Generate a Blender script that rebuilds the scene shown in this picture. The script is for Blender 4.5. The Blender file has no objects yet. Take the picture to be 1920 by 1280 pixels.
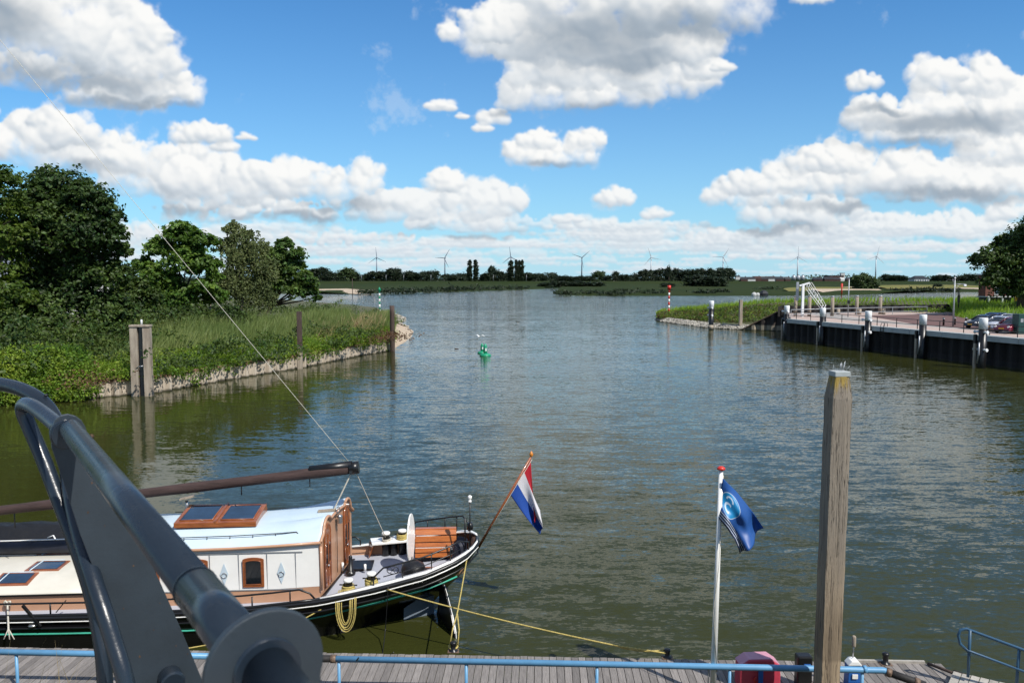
import bpy, math, random
import numpy as np
from mathutils import Vector, Matrix
R=math.radians
random.seed(7); rng=np.random.default_rng(7)
sc=bpy.context.scene; col=sc.collection
# ---------------------------------------------------------------- camera, sun, sky, exposure
FP=1500.0; HC=8.0; PITCH=math.atan(118/1500)
cam_d=bpy.data.cameras.new('camera'); cam=bpy.data.objects.new('camera',cam_d); col.objects.link(cam)
cam.location=(0,0,HC); cam.rotation_euler=(R(90)-PITCH,0,0)
cam_d.sensor_width=36; cam_d.lens=36*FP/1920; cam_d.clip_start=.05; cam_d.clip_end=20000
cam_d.dof.use_dof=True; cam_d.dof.focus_distance=24; cam_d.dof.aperture_fstop=11
sc.camera=cam
SUN_EL=R(50); SUN_H=(.70,-.71)                      # horizontal direction towards the sun
sd=Vector((SUN_H[0]*math.cos(SUN_EL),SUN_H[1]*math.cos(SUN_EL),math.sin(SUN_EL))).normalized()
sl=bpy.data.lights.new('sun','SUN'); so=bpy.data.objects.new('sun',sl); col.objects.link(so)
sl.energy=5.0; sl.angle=R(.5); sl.color=(1,.955,.88)
so.rotation_euler=sd.to_track_quat('Z','Y').to_euler()
sc.view_settings.view_transform='Standard'; sc.view_settings.look='None'
sc.view_settings.exposure=.08; sc.view_settings.gamma=1
sc.cycles.max_bounces=6; sc.cycles.transparent_max_bounces=6
sc.cycles.caustics_reflective=False; sc.cycles.caustics_refractive=False
W=bpy.data.worlds.new('World'); sc.world=W; W.use_nodes=True
NT=W.node_tree; NT.nodes.clear()
class NB:
    "tiny node-building helper"
    def __init__(s,nt): s.nt=nt
    def n(s,t,**k):
        x=s.nt.nodes.new(t)
        for a,b in k.items(): setattr(x,a,b)
        return x
    def L(s,a,b): s.nt.links.new(a,b)
    def put(s,sock,v):
        if isinstance(v,bpy.types.NodeSocket): s.L(v,sock)
        elif v is not None: sock.default_value=v
    def m(s,op,a,b=None,c=None,clamp=False):
        x=s.n('ShaderNodeMath',operation=op,use_clamp=clamp)
        for i,v in enumerate((a,b,c)):
            if v is not None: s.put(x.inputs[i],v)
        return x.outputs[0]
    def v(s,op,a,b=None,c=None):
        x=s.n('ShaderNodeVectorMath',operation=op)
        for i,q in enumerate((a,b,c)):
            if q is not None: s.put(x.inputs[i],q)
        return x.outputs['Value'] if op in('LENGTH','DOT_PRODUCT') else x.outputs[0]
    def noise(s,vec,scale,detail=4,rough=.5,dist=0):
        x=s.n('ShaderNodeTexNoise'); s.put(x.inputs['Vector'],vec); s.put(x.inputs['Scale'],scale)
        x.inputs['Detail'].default_value=detail; x.inputs['Roughness'].default_value=rough; x.inputs['Distortion'].default_value=dist
        return x.outputs['Fac']
    def mr(s,val,a,b,c=0.,d=1.,smooth=False):
        x=s.n('ShaderNodeMapRange'); x.interpolation_type='SMOOTHSTEP' if smooth else 'LINEAR'
        s.put(x.inputs[0],val)
        for i,q in enumerate((a,b,c,d)): s.put(x.inputs[i+1],q)
        return x.outputs[0]
    def mix(s,f,a,b):
        x=s.n('ShaderNodeMix',data_type='RGBA'); s.put(x.inputs[0],f); s.put(x.inputs[6],a); s.put(x.inputs[7],b)
        return x.outputs[2]
    def comb(s,x_,y_,z_=0.):
        x=s.n('ShaderNodeCombineXYZ')
        for i,q in enumerate((x_,y_,z_)): s.put(x.inputs[i],q)
        return x.outputs[0]
def c4(c): return (c[0],c[1],c[2],1.)
def ray(px,py):
    dx=(px-960)/FP; dy=-(py-640)/FP
    return (dx, math.cos(PITCH)+dy*math.sin(PITCH), -math.sin(PITCH)+dy*math.cos(PITCH))
def uv(px,py):
    r=ray(px,py); return r[0]/r[1], r[2]/r[1]
# cumulus heaps: (px, py, half width, half height) of every cumulus heap, as directions in the sky
HEAPS=[(905,245,16,12),(868,225,10,8),(845,75,14,22),(1345,135,20,14),(470,262,20,9),(50,60,190,110),(200,95,120,95),(265,150,60,70),(90,150,160,45),(240,185,110,42),(330,185,72,42),(385,258,75,28),(430,280,25,15),
 (60,275,95,60),(130,255,80,48),(215,300,110,55),(300,330,120,62),(400,350,110,55),(520,340,110,52),(650,350,100,46),(760,390,110,40),(830,345,38,34),(900,385,88,42),(500,395,250,32),(850,415,120,24),
 (1110,140,150,52),(1010,130,70,60),(1200,100,160,55),(1190,15,275,100),(1120,90,150,65),(960,75,105,60),(925,60,60,45),(1080,175,190,50),(1240,160,105,48),(1310,140,40,34),(960,190,26,40),(925,228,34,22),
 (1035,298,108,32),(1010,272,40,24),(1100,275,36,28),(1146,372,42,22),(1228,403,30,15),(828,206,26,15),(1605,165,36,24),(1500,12,45,16),
 (1730,150,58,42),(1830,160,55,48),(1800,215,170,70),(1640,225,84,44),(1720,250,150,42),(1900,210,100,70),(1880,280,120,60),(1540,310,80,34),(1600,330,170,58),(1470,345,90,36),(1400,372,110,28),(1730,345,210,60),(1500,400,150,36),(1850,350,140,60),(1420,350,90,30),
 (1060,412,30,13),(1130,440,90,17),(1340,450,80,22),(1450,445,120,26),(1620,425,150,26),(1780,425,110,30),(1890,400,60,30),(640,450,200,16),(300,440,140,22),(900,455,150,14),(720,470,180,12),(1700,465,200,14),(1500,480,200,10)]
DARK=[(1280,60,120,40),(1760,235,170,26),(120,325,110,16),(1060,318,80,10),(1600,385,160,14),(640,385,120,14),(960,215,60,14),(180,170,150,20),(1130,75,190,70),(1180,120,110,35),(20,50,120,60),(60,150,150,30),(1130,212,150,20),(320,390,130,14),(560,408,170,14),(860,440,150,10),(1420,422,130,14),(1690,278,130,16),(1780,372,180,16),(230,200,110,14),(340,212,70,10),(1640,215,90,12)]
# ---- cumulus field, computed here with numpy, one texel per 1/1500 of sky tangent
SX0,SW,SH=-540,3000,1155                        # columns u=-1..1, rows v=-.02..+.75
def vnoise(h,w,cell,seed):
    r=np.random.default_rng(seed)
    gy,gx=int(h/cell)+3,int(w/cell)+3
    g=r.random((gy,gx)).astype(np.float32)
    y=np.arange(h,dtype=np.float32)/cell; x=np.arange(w,dtype=np.float32)/cell
    yi=y.astype(int); xi=x.astype(int); fy=y-yi; fx=x-xi
    fy=(fy*fy*fy*(fy*(fy*6-15)+10))[:,None]; fx=(fx*fx*fx*(fx*(fx*6-15)+10))[None,:]
    a=g[yi][:,xi]; b=g[yi][:,xi+1]; c=g[yi+1][:,xi]; d=g[yi+1][:,xi+1]
    return (a*(1-fx)+b*fx)*(1-fy)+(c*(1-fx)+d*fx)*fy
def fbm(h,w,cell,octv,seed,gain=.5):
    o=np.zeros((h,w),np.float32); a=1.; t=0.
    for k in range(octv):
        o+=a*vnoise(h,w,max(cell/2**k,1.5),seed+k); t+=a; a*=gain
    return o/t-.5
def sstep(x,a,b):
    t=np.clip((x-a)/(b-a),0,1); return t*t*(3-2*t)
def make_sky():
    r=np.random.default_rng(11)
    A=np.zeros((SH,SW),np.float32); C=np.zeros((SH,SW,3),np.float32)
    F1=fbm(SH,SW,90,7,1,.55); F2=fbm(SH,SW,90,7,21,.55); F3=fbm(SH,SW,26,5,41,.6); F4=fbm(SH,SW,60,6,61,.62)
    lo=fbm(SH,SW,400,3,81)
    heaps=[(h[0],h[1],h[2],h[3],h[4] if len(h)>4 else .0,h[5] if len(h)>5 else 1.) for h in HEAPS]
    # many small flat heaps piling up towards the horizon, and heaps outside the frame
    for i in range(420):
        t=r.random()**1.25; row=515-95*t
        if r.random()<.35 and row<455: continue
        s=.35+t*1.5
        heaps.append((r.uniform(-560,2480),row,(30+90*r.random())*s,(4.5+8*r.random())*s,0,.62))
    for i in range(26):
        row=r.uniform(-90,460); x=r.choice([r.uniform(-540,-60),r.uniform(1990,2440)]) if row>-60 else r.uniform(-540,2440)
        k=(1-row/700); heaps.append((x,row,r.uniform(60,170)*k,r.uniform(30,60)*k,0,1))
    heaps.sort(key=lambda h:-(h[1]+h[3]))
    Ldir=np.array([.38,.72,.58]); Ldir/=np.linalg.norm(Ldir)
    for (cx,cy,rx,ry,dark,op) in heaps:
        m=int(12+ry*.5)
        x0=int(max(0,cx-rx*1.25-m-SX0)); x1=int(min(SW,cx+rx*1.25+m-SX0))
        y0=int(max(0,cy-ry*1.4-m+612)); y1=int(min(SH,cy+ry*1.3+m+612))
        if x1-x0<4 or y1-y0<4: continue
        X,Y=np.meshgrid(np.arange(x0,x1,dtype=np.float32)+SX0,np.arange(y0,y1,dtype=np.float32)-612)
        wa=min(38.,ry*.55)
        Xw=X+F1[y0:y1,x0:x1]*wa*1.6+F3[y0:y1,x0:x1]*wa*.42; Yw=Y+F2[y0:y1,x0:x1]*wa*1.3+np.roll(F3,37,1)[y0:y1,x0:x1]*wa*.42
        H=np.full(X.shape,-1e3,np.float32)
        n=int(40+90*min(1,ry/50))*(2 if rx>2.5*ry else 1)
        base=cy+ry*.62
        for k in range(n):
            a=r.uniform(0,2*math.pi); q=r.random()**.5
            px=cx+rx*.86*q*math.cos(a); py=cy+ry*.8*q*math.sin(a)
            rr=ry*(.10+.46*r.random()**2.6)*(1.15-.35*q)
            if k<8: rr=ry*r.uniform(.45,.6); px=cx+rx*.68*(k/3.5-1)*.95; py=cy+ry*r.uniform(-.15,.2)
            if py+rr>base: py=base-rr*.8
            rx_=rr*(2 if ry<16 else 1); ax0=max(0,int(px-rx_-wa-x0-SX0)); ax1=min(X.shape[1],int(px+rx_+wa-x0-SX0)+2)
            ay0=max(0,int(py-rr-wa-y0+612)); ay1=min(X.shape[0],int(py+rr+wa-y0+612)+2)
            if ax1<=ax0 or ay1<=ay0: continue
            sl=(slice(ay0,ay1),slice(ax0,ax1))
            d2=(Xw[sl]-px)**2*(.3 if ry<16 else 1.)+(Yw[sl]-py)**2*1.25
            z=np.where(d2<rr*rr,np.sqrt(np.maximum(rr*rr-d2,0)),-(np.sqrt(d2)-rr)*1.0)+ (ry*.45*(1-q) if k>=8 else ry*.12)*(d2<rr*rr)
            H[sl]=np.maximum(H[sl],z)
        sm=ry<16
        T=H/ry+F4[y0:y1,x0:x1]*(1.15 if not sm else .7)+F3[y0:y1,x0:x1]*.35
        hy=np.clip((Y+F1[y0:y1,x0:x1]*ry*.6-(cy-ry*.5))/(ry*1.35),0,1)    # 0 top .. 1 flat base
        al=sstep(T,-.16,.34+(.35 if sm else .85*hy))*op
        if not sm: al=np.maximum(al,.42*op*sstep(H/ry+F4[y0:y1,x0:x1]*2.6+F1[y0:y1,x0:x1]*.9,.05,.75))
        Hs=np.maximum(H,-ry*.1)+F4[y0:y1,x0:x1]*ry*.42+F3[y0:y1,x0:x1]*ry*.05
        # smooth a little so that lobes flow together
        for _ in range(int(2+ry/2.6)):
            Hs=(Hs+np.roll(Hs,1,0)+np.roll(Hs,-1,0)+np.roll(Hs,1,1)+np.roll(Hs,-1,1))/5
        gy,gx=np.gradient(Hs); nz=np.full_like(gx,.8)
        nn=np.sqrt(gx*gx+gy*gy+nz*nz)
        lam=(-gx*Ldir[0]+gy*Ldir[1]+nz*Ldir[2])/nn
        li=.90+(.60-.42*hy)*(lam-.68)-.40*sstep(hy,.30,1.15)*(.7+.3*sstep(ry,8,50))
        li+=.16*(1-sstep(T,.0,.3))*(1-.8*hy)          # thin edges scatter the light through
        li=np.clip(li+lo[y0:y1,x0:x1]*.18,0.,1.)
        tt=li[...,None]
        sh=np.array([.26,.34,.43]); mid=np.array([.66,.72,.78]); wh=np.array([1.,1.,.985])
        c=np.where(tt<.5,sh+(mid-sh)*tt*2,mid+(wh-mid)*(tt-.5)*2)
        far=np.clip(1-(522-cy)/190,0,1)**1.0*.62
        c=c*(1-far)+np.array([.66,.78,.88])*far
        a3=al[...,None]
        C[y0:y1,x0:x1]=C[y0:y1,x0:x1]*(1-a3)+c*a3; A[y0:y1,x0:x1]=A[y0:y1,x0:x1]*(1-al)+al
    # thick cloud seen from below is grey
    XX,YY=np.meshgrid(np.arange(SW,dtype=np.float32)+SX0+0*1.,np.arange(SH,dtype=np.float32)-612)
    XX+=F1*90; YY+=F2*60
    dk=np.zeros((SH,SW),np.float32)
    for (cx,cy,rx,ry) in DARK:
        dk=np.maximum(dk,sstep(1.25-np.sqrt(((XX-cx)/rx)**2+((YY-cy)/ry)**2),0,1.0))
    dk=(dk*.70)[...,None]
    C=C*(1-dk)+np.array([.25,.325,.41])*A[...,None]*dk
    for _ in range(2):                        # soften the outlines slightly
        for B in (A,C):
            B[1:-1]=(B[:-2]+2*B[1:-1]+B[2:])/4; B[:,1:-1]=(B[:,:-2]+2*B[:,1:-1]+B[:,2:])/4
    # above the frame an even grey veil is added to smooth the water's reflections
    vk=sstep(-(np.arange(SH)-612.)[:,None],40,170)[...,None]*np.ones((SH,SW,1)); C=C*(1-vk)+np.array([.17,.19,.20])*vk; A=A*(1-vk[...,0])+.45*vk[...,0]
    # thin wisps
    wv=sstep(F4+F1*.6+lo*.3,.27,.50)*.22
    C=C*(1-wv[...,None]*(1-A[...,None]))+np.array([.85,.9,.94])*wv[...,None]*(1-A[...,None]); A=A+(1-A)*wv
    return C,A

N=NB(NT)
_C,_A=make_sky()
_im=bpy.data.images.new('cumulus_field',SW,SH,alpha=True,float_buffer=True)
_im.colorspace_settings.name='Linear Rec.709'; _im.alpha_mode='CHANNEL_PACKED'
_im.pixels.foreach_set(np.ascontiguousarray(np.flipud(np.dstack([_C/np.maximum(_A,1e-3)[...,None],_A])).astype(np.float32)).ravel())
_im.pack()
tc=N.n('ShaderNodeTexCoord'); sp=N.n('ShaderNodeSeparateXYZ'); N.L(tc.outputs['Generated'],sp.inputs[0])
ya=N.m('MAXIMUM',N.m('ABSOLUTE',sp.outputs[1]),.05)
u=N.m('DIVIDE',sp.outputs[0],ya); v=N.m('DIVIDE',sp.outputs[2],ya)
ut=N.m('DIVIDE',N.m('SUBTRACT',N.m('MULTIPLY_ADD',u,1500.,960.),float(SX0)),float(SW))
vt=N.m('DIVIDE',N.m('ADD',N.m('MULTIPLY',v,1500.),float(SH-612-522)),float(SH))
it=N.n('ShaderNodeTexImage',interpolation='Cubic',extension='MIRROR'); it.image=_im
N.L(N.comb(ut,N.m('MAXIMUM',vt,.001)),it.inputs[0])
alpha=it.outputs['Alpha']
sky=N.n('ShaderNodeTexSky',sky_type='NISHITA'); sky.sun_disc=False; sky.sun_elevation=SUN_EL; sky.sun_rotation=math.atan2(SUN_H[0],SUN_H[1])
sky.air_density=1.0; sky.dust_density=.1; sky.ozone_density=2.2
hs=N.n('ShaderNodeHueSaturation'); hs.inputs['Saturation'].default_value=1.25; hs.inputs['Value'].default_value=1.0; N.L(sky.outputs[0],hs.inputs['Color'])
b1=N.n('ShaderNodeBackground'); hz=N.m('POWER',2.718,N.m('MULTIPLY',N.m('MAXIMUM',v,0.),-6.0))
N.L(N.mix(N.m('MULTIPLY',hz,.82),N.v('MULTIPLY',hs.outputs[0],(.46,.95,1.22)),(4.1,6.2,8.0,1.)),b1.inputs[0]); b1.inputs[1].default_value=.108
b2=N.n('ShaderNodeBackground'); N.L(it.outputs['Color'],b2.inputs[0]); b2.inputs[1].default_value=.92
mx=N.n('ShaderNodeMixShader'); N.L(alpha,mx.inputs[0]); N.L(b1.outputs[0],mx.inputs[1]); N.L(b2.outputs[0],mx.inputs[2])
wo=N.n('ShaderNodeOutputWorld'); N.L(mx.outputs[0],wo.inputs[0])
W.cycles.sampling_method='MANUAL'; W.cycles.sample_map_resolution=512

# ---------------------------------------------------------------- helpers
def G(px,py,z=0.):
    r=ray(px,py); t=(z-HC)/r[2]; return Vector((r[0]*t,r[1]*t,z))
def D(px,py,Y):
    r=ray(px,py); t=Y/r[1]; return Vector((r[0]*t,Y,HC+r[2]*t))
def zat(py,Y): return D(960,py,Y).z
def tag(o,label=None,cat=None,group=None,kind=None):
    if label: o['label']=label
    if cat: o['category']=cat
    if group: o['group']=group
    if kind: o['kind']=kind
    return o
def empty(name,loc,rz=0.,**k):
    o=bpy.data.objects.new(name,None); col.objects.link(o); o.location=loc; o.rotation_euler=(0,0,rz); o.empty_display_size=.2
    tag(o,**k); return o
def copy_tree(o,parent=None):
    c=o.copy(); col.objects.link(c)
    if parent is not None: c.parent=parent
    for ch in list(o.children): copy_tree(ch,c)
    return c
def link_mesh(name,me,mat,parent=None,**k):
    o=bpy.data.objects.new(name,me); col.objects.link(o)
    if mat: me.materials.append(mat)
    if parent is not None: o.parent=parent
    tag(o,**k); return o
class MB:
    "collects shapes and links them as ONE mesh object"
    def __init__(s): s.v=[]; s.f=[]; s.sm=[]
    def add(s,vs,fs,smooth=False):
        b=len(s.v); s.v+= [tuple(p) for p in vs]; s.f+=[tuple(b+i for i in f) for f in fs]; s.sm+=[smooth]*len(fs); return s
    def box(s,c,d,rz=0.,M=None):
        x,y,z=d[0]/2,d[1]/2,d[2]/2
        vs=[Vector((i*x,j*y,k*z)) for k in(-1,1) for j in(-1,1) for i in(-1,1)]
        if M is None: M=Matrix.Rotation(rz,3,'Z')
        c=Vector(c); vs=[M@p+c for p in vs]
        return s.add(vs,[(0,2,3,1),(4,5,7,6),(0,1,5,4),(2,6,7,3),(0,4,6,2),(1,3,7,5)])
    def bar(s,a,b,w,h,up=(0,0,1)):
        a=Vector(a); b=Vector(b); d=(b-a); L=d.length; d.normalize(); up=Vector(up)
        x=d.cross(up)
        if x.length<1e-4: x=d.cross(Vector((1,0,0)))
        x.normalize(); z=x.cross(d)
        M=Matrix((x,d,z)).transposed(); return s.box((a+b)/2,(w,L,h),M=M)
    def tube(s,pts,r,n=8,cap=True,smooth=True):
        pts=[Vector(p) for p in pts]; m=len(pts); rs=r if isinstance(r,(list,tuple)) else [r]*m
        vs=[];prev=None
        for i,p in enumerate(pts):
            d=(pts[min(i+1,m-1)]-pts[max(i-1,0)])
            if d.length<1e-9: d=Vector((0,0,1))
            d.normalize()
            if prev is None:
                x=d.orthogonal().normalized()
            else:
                x=prev-d*prev.dot(d)
                x=x.normalized() if x.length>1e-6 else d.orthogonal().normalized()
            prev=x; y=d.cross(x)
            for k in range(n):
                a=2*math.pi*k/n; vs.append(p+(x*math.cos(a)+y*math.sin(a))*rs[i])
        fs=[(i*n+k,i*n+(k+1)%n,(i+1)*n+(k+1)%n,(i+1)*n+k) for i in range(m-1) for k in range(n)]
        b=len(s.v); s.add(vs,fs,smooth)
        if cap: s.add([],[]); s.f+= [tuple(b+k for k in range(n))[::-1],tuple(b+(m-1)*n+k for k in range(n))]; s.sm+=[False,False]
        return s
    def lathe(s,c,prof,n=20,smooth=True,M=None):
        c=Vector(c); vs=[]
        for r_,z in prof:
            for k in range(n):
                a=2*math.pi*k/n; p=Vector((r_*math.cos(a),r_*math.sin(a),z)); vs.append((M@p if M else p)+c)
        m=len(prof); fs=[(i*n+k,i*n+(k+1)%n,(i+1)*n+(k+1)%n,(i+1)*n+k) for i in range(m-1) for k in range(n)]
        b=len(s.v); s.add(vs,fs,smooth); s.f+=[tuple(b+k for k in range(n))[::-1],tuple(b+(m-1)*n+k for k in range(n))]; s.sm+=[False,False]
        return s
    def prism(s,poly,ext,smooth=False):
        "poly: list of 3-D points, extruded by vector ext"
        n=len(poly); P=[Vector(p) for p in poly]; e=Vector(ext)
        b=len(s.v); s.add(P+[p+e for p in P],[(i,(i+1)%n,n+(i+1)%n,n+i) for i in range(n)],smooth)
        s.f+=[tuple(b+i for i in range(n))[::-1],tuple(b+n+i for i in range(n))]; s.sm+=[False,False]; return s
    def grid(s,rows,smooth=True,closed=False):
        n=len(rows[0]); vs=[p for r_ in rows for p in r_]
        fs=[(i*n+k,i*n+(k+1)%n,(i+1)*n+(k+1)%n,(i+1)*n+k) for i in range(len(rows)-1) for k in range(n if closed else n-1)]
        return s.add(vs,fs,smooth)
    def build(s,name,mat,parent=None,bev=0.,solid=0.,**k):
        me=bpy.data.meshes.new(name); me.from_pydata(s.v,[],s.f); 
        me.polygons.foreach_set('use_smooth',s.sm); 
        import bmesh
        bm=bmesh.new(); bm.from_mesh(me); bmesh.ops.recalc_face_normals(bm,faces=bm.faces); bm.to_mesh(me); bm.free()
        o=link_mesh(name,me,mat,parent,**k)
        if solid: 
            m=o.modifiers.new('solid','SOLIDIFY'); m.thickness=solid; m.offset=0
        if bev:
            m=o.modifiers.new('bevel','BEVEL'); m.width=bev; m.segments=2; m.limit_method='ANGLE'; m.angle_limit=R(35)
        return o
def fast(name,V,F,mat,parent=None,smooth=False,**k):
    V=np.asarray(V,np.float32).reshape(-1,3); F=np.asarray(F,np.int32); nf,c=F.shape
    me=bpy.data.meshes.new(name); me.vertices.add(len(V)); me.vertices.foreach_set('co',V.ravel())
    me.loops.add(nf*c); me.loops.foreach_set('vertex_index',F.ravel())
    me.polygons.add(nf); me.polygons.foreach_set('loop_start',np.arange(nf,dtype=np.int32)*c)
    me.polygons.foreach_set('use_smooth',np.full(nf,smooth)); me.update(calc_edges=True); me.validate()
    return link_mesh(name,me,mat,parent,**k)
def frames(pts):
    return pts
# ---------------------------------------------------------------- materials
def newmat(name):
    m=bpy.data.materials.new(name); m.use_nodes=True; nt=m.node_tree; N_=NB(nt)
    b=nt.nodes['Principled BSDF']; return m,N_,b
def M(name,c,rough=.6,metal=0.,var=.15,scale=3.,bump=0.,bscale=20.,stretch=(1,1,1),c2=None,spec=.5,coat=0.,detail=5,speck=0.,island=0.):
    m,N_,b=newmat(name)
    tc=N_.n('ShaderNodeTexCoord').outputs['Object']; vec=N_.v('MULTIPLY',tc,stretch)
    f=N_.noise(vec,scale,detail,.6)
    if c2 is None: c2=tuple(x*(1-var*1.6) for x in c)
    f=N_.mr(f,.3,.7); cc=N_.mix(f,c4(c2),c4(c))
    if speck:
        f2=N_.mr(N_.noise(vec,scale*9,3,.7),.62,.78); cc=N_.mix(N_.m('MULTIPLY',f2,speck),cc,c4(tuple(x*.35 for x in c)))
    if island:
        rp=N_.n('ShaderNodeNewGeometry').outputs['Random Per Island']
        hsv=N_.n('ShaderNodeHueSaturation'); N_.L(cc,hsv.inputs['Color']); N_.L(N_.mr(rp,0,1,1-island,1+island),hsv.inputs['Value']); cc=hsv.outputs[0]
    N_.L(cc,b.inputs['Base Color']); N_.put(b.inputs['Roughness'],N_.mr(f,0,1,min(1,rough+.08),max(0,rough-.06)))
    b.inputs['Metallic'].default_value=metal; b.inputs['Specular IOR Level'].default_value=spec
    if coat: b.inputs['Coat Weight'].default_value=coat; b.inputs['Coat Roughness'].default_value=.08
    if bump:
        bp=N_.n('ShaderNodeBump'); bp.inputs['Strength'].default_value=bump; bp.inputs['Distance'].default_value=.02
        N_.L(N_.noise(vec,bscale,4,.6),bp.inputs['Height']); N_.L(bp.outputs[0],b.inputs['Normal'])
    return m
def leafmat(name,c,c2,trans=.35,var=.45,nscale=.35):
    m,N_,b=newmat(name)
    rp=N_.n('ShaderNodeNewGeometry').outputs['Random Per Island']
    tc=N_.n('ShaderNodeTexCoord').outputs['Object']; nz=N_.mr(N_.noise(tc,nscale,3,.6),.35,.65)
    cc=N_.mix(nz,c4(c),c4(c2))
    h=N_.n('ShaderNodeHueSaturation'); N_.L(cc,h.inputs['Color']); N_.L(N_.mr(rp,0,1,1-var,1+var),h.inputs['Value'])
    rp2=N_.m('FRACT',N_.m('MULTIPLY',rp,7.31)); N_.L(N_.mr(rp2,0,1,.485,.515),h.inputs['Hue'])
    N_.L(h.outputs[0],b.inputs['Base Color']); b.inputs['Roughness'].default_value=.5; b.inputs['Specular IOR Level'].default_value=.28
    t=N_.n('ShaderNodeBsdfTranslucent'); N_.L(N_.mix(.5,h.outputs[0],c4((c2[0]*1.6,c2[1]*1.7,c2[2]*.6))),t.inputs[0])
    ms=N_.n('ShaderNodeMixShader'); ms.inputs[0].default_value=trans
    N_.L(b.outputs[0],ms.inputs[1]); N_.L(t.outputs[0],ms.inputs[2]); N_.L(ms.outputs[0],m.node_tree.nodes['Material Output'].inputs[0])
    return m
MT={}
MT['rail']=M('painted rail',(.015,.023,.034),.27,0,.2,6,.06,60,speck=.3)
MT['plate']=M('painted plate',(.030,.041,.052),.48,0,.25,5,.04,90,speck=.5)
MT['bolt']=M('rusty bolt',(.12,.07,.04),.7,.3,.4,30)
MT['black']=M('black paint',(.010,.010,.011),.35,0,.3,4,.03,30)
MT['tar']=M('black hull',(.008,.008,.009),.22,0,.4,1.5,.05,12,coat=.3)
MT['wpaint']=M('white paint',(.86,.85,.81),.35,0,.05,2,.02,20,coat=.2)
MT['cream']=M('cream roof',(.68,.64,.55),.5,0,.08,1.4,.05,30,c2=(.56,.53,.45))
MT['bluewhite']=M('pale blue paint',(.56,.66,.72),.38,0,.05,1.2,.02,14,c2=(.48,.59,.67))
MT['deckgrey']=M('grey deck paint',(.42,.44,.50),.55,0,.08,2,.1,60,speck=.15)
MT['tan']=M('tan paint',(.50,.28,.17),.4,0,.08,2,.02,20,coat=.2)
MT['wood']=M('varnished wood',(.36,.115,.035),.28,0,.3,5,.06,30,(1,1,8),c2=(.17,.045,.014),coat=.5)
MT['bench']=M('varnished slats',(.52,.17,.045),.3,0,.3,4,.08,30,(1,8,8),c2=(.30,.08,.02),coat=.5)
MT['glass']=M('dark glass',(.012,.016,.02),.05,0,.3,3,spec=.8)
MT['bglass']=M('blue glass',(.02,.05,.10),.05,0,.3,3,spec=.9)
MT['green']=M('green stripe',(.06,.42,.29),.45,0,.2,3)
MT['sail']=M('brown canvas',(.060,.034,.030),.85,0,.3,3,.6,6,(.6,4,4))
MT['tarp']=M('black tarpaulin',(.012,.012,.013),.4,0,.3,3,1.,5)
MT['navy']=M('navy cover',(.012,.016,.035),.6,0,.3,3,.4,8)
MT['rope']=M('white rope',(.66,.62,.52),.8,0,.2,30,.5,120)
MT['yrope']=M('yellow rope',(.62,.49,.15),.8,0,.3,30,.5,160)
MT['steel']=M('steel',(.5,.5,.5),.3,.9,.1,8)
MT['galv']=M('galvanised steel',(.40,.42,.44),.45,.5,.15,8)
MT['bluepipe']=M('blue pipe paint',(.13,.33,.55),.4,0,.12,5,.05,40,speck=.3)
MT['bluerail']=M('dark blue rail',(.035,.10,.18),.4,0,.12,5)
MT['rubber']=M('rubber sleeve',(.02,.018,.018),.7,0,.3,8,.3,30)
MT['rust']=M('rusty clamp',(.30,.20,.14),.6,.3,.5,25,.2,60)
MT['plank']=M('weathered planks',(.27,.245,.225),.8,0,.3,3,.5,24,(14,1,1),c2=(.15,.135,.125),island=.28,speck=.4)
MT['plank2']=M('pale boards',(.42,.39,.34),.8,0,.3,3,.4,24,(4,4,1),c2=(.28,.26,.23),island=.2)
MT['pile']=M('weathered pile timber',(.42,.32,.21),.85,0,.4,1.1,.9,14,(8,8,.4),c2=(.22,.165,.115),speck=.2)
MT['pilec']=M('pale pile timber',(.42,.36,.28),.85,0,.4,1.2,.7,14,(3,3,.5),c2=(.20,.155,.12),speck=.5)
MT['piler']=M('rusty pile',(.085,.055,.042),.8,0,.4,2,.6,12,(3,3,.6),c2=(.035,.022,.018))
MT['capw']=M('white cap',(.86,.87,.87),.5,0,.1,3,.05,20)
MT['redp']=M('red paint',(.62,.035,.02),.4,0,.1,3)
MT['pink']=M('faded red box',(.55,.06,.10),.45,0,.2,2,c2=(.40,.035,.06))
MT['pinktop']=M('bleached red box top',(.62,.30,.38),.5,0,.15,3)
MT['blue']=M('bright blue enamel',(.02,.12,.42),.35,0,.1,3)
MT['buoy']=M('green buoy',(.01,.30,.15),.4,0,.2,2)
MT['sand']=M('river sand',(.50,.40,.29),.95,0,.2,.25,.3,4,c2=(.36,.28,.2),speck=.2)
MT['stone']=M('riprap stone',(.40,.37,.31),.9,0,.35,.8,.5,6,c2=(.2,.185,.16),island=.35)
MT['field']=M('shaded river meadow',(.017,.032,.009),.95,0,.4,.012,0,c2=(.032,.042,.014),detail=8,spec=.05)  # dark base colour holds the cloud shadow over the far fields
MT['fieldlit']=M('bright meadow',(.11,.14,.035),.95,0,.4,.03,0,c2=(.2,.16,.07),detail=7,spec=.05)  # paler copy, with sun on the meadow put into the colour
MT['soil']=M('overgrown soil',(.055,.075,.022),.95,0,.4,.2,.5,3,c2=(.09,.075,.04))
MT['lawn']=M('lawn',(.10,.17,.035),.95,0,.3,.3,.4,8)
MT['brickpave']=M('red brick paving',(.46,.36,.31),.85,0,.2,.8,.2,10,c2=(.37,.28,.235),speck=.4)
MT['greypave']=M('grey concrete paving',(.36,.33,.30),.85,0,.15,.6,.2,10,c2=(.28,.26,.24),speck=.3)
MT['road']=M('dark red road bricks',(.15,.075,.062),.85,0,.2,.4,.2,12,c2=(.10,.055,.048),speck=.3)
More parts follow.
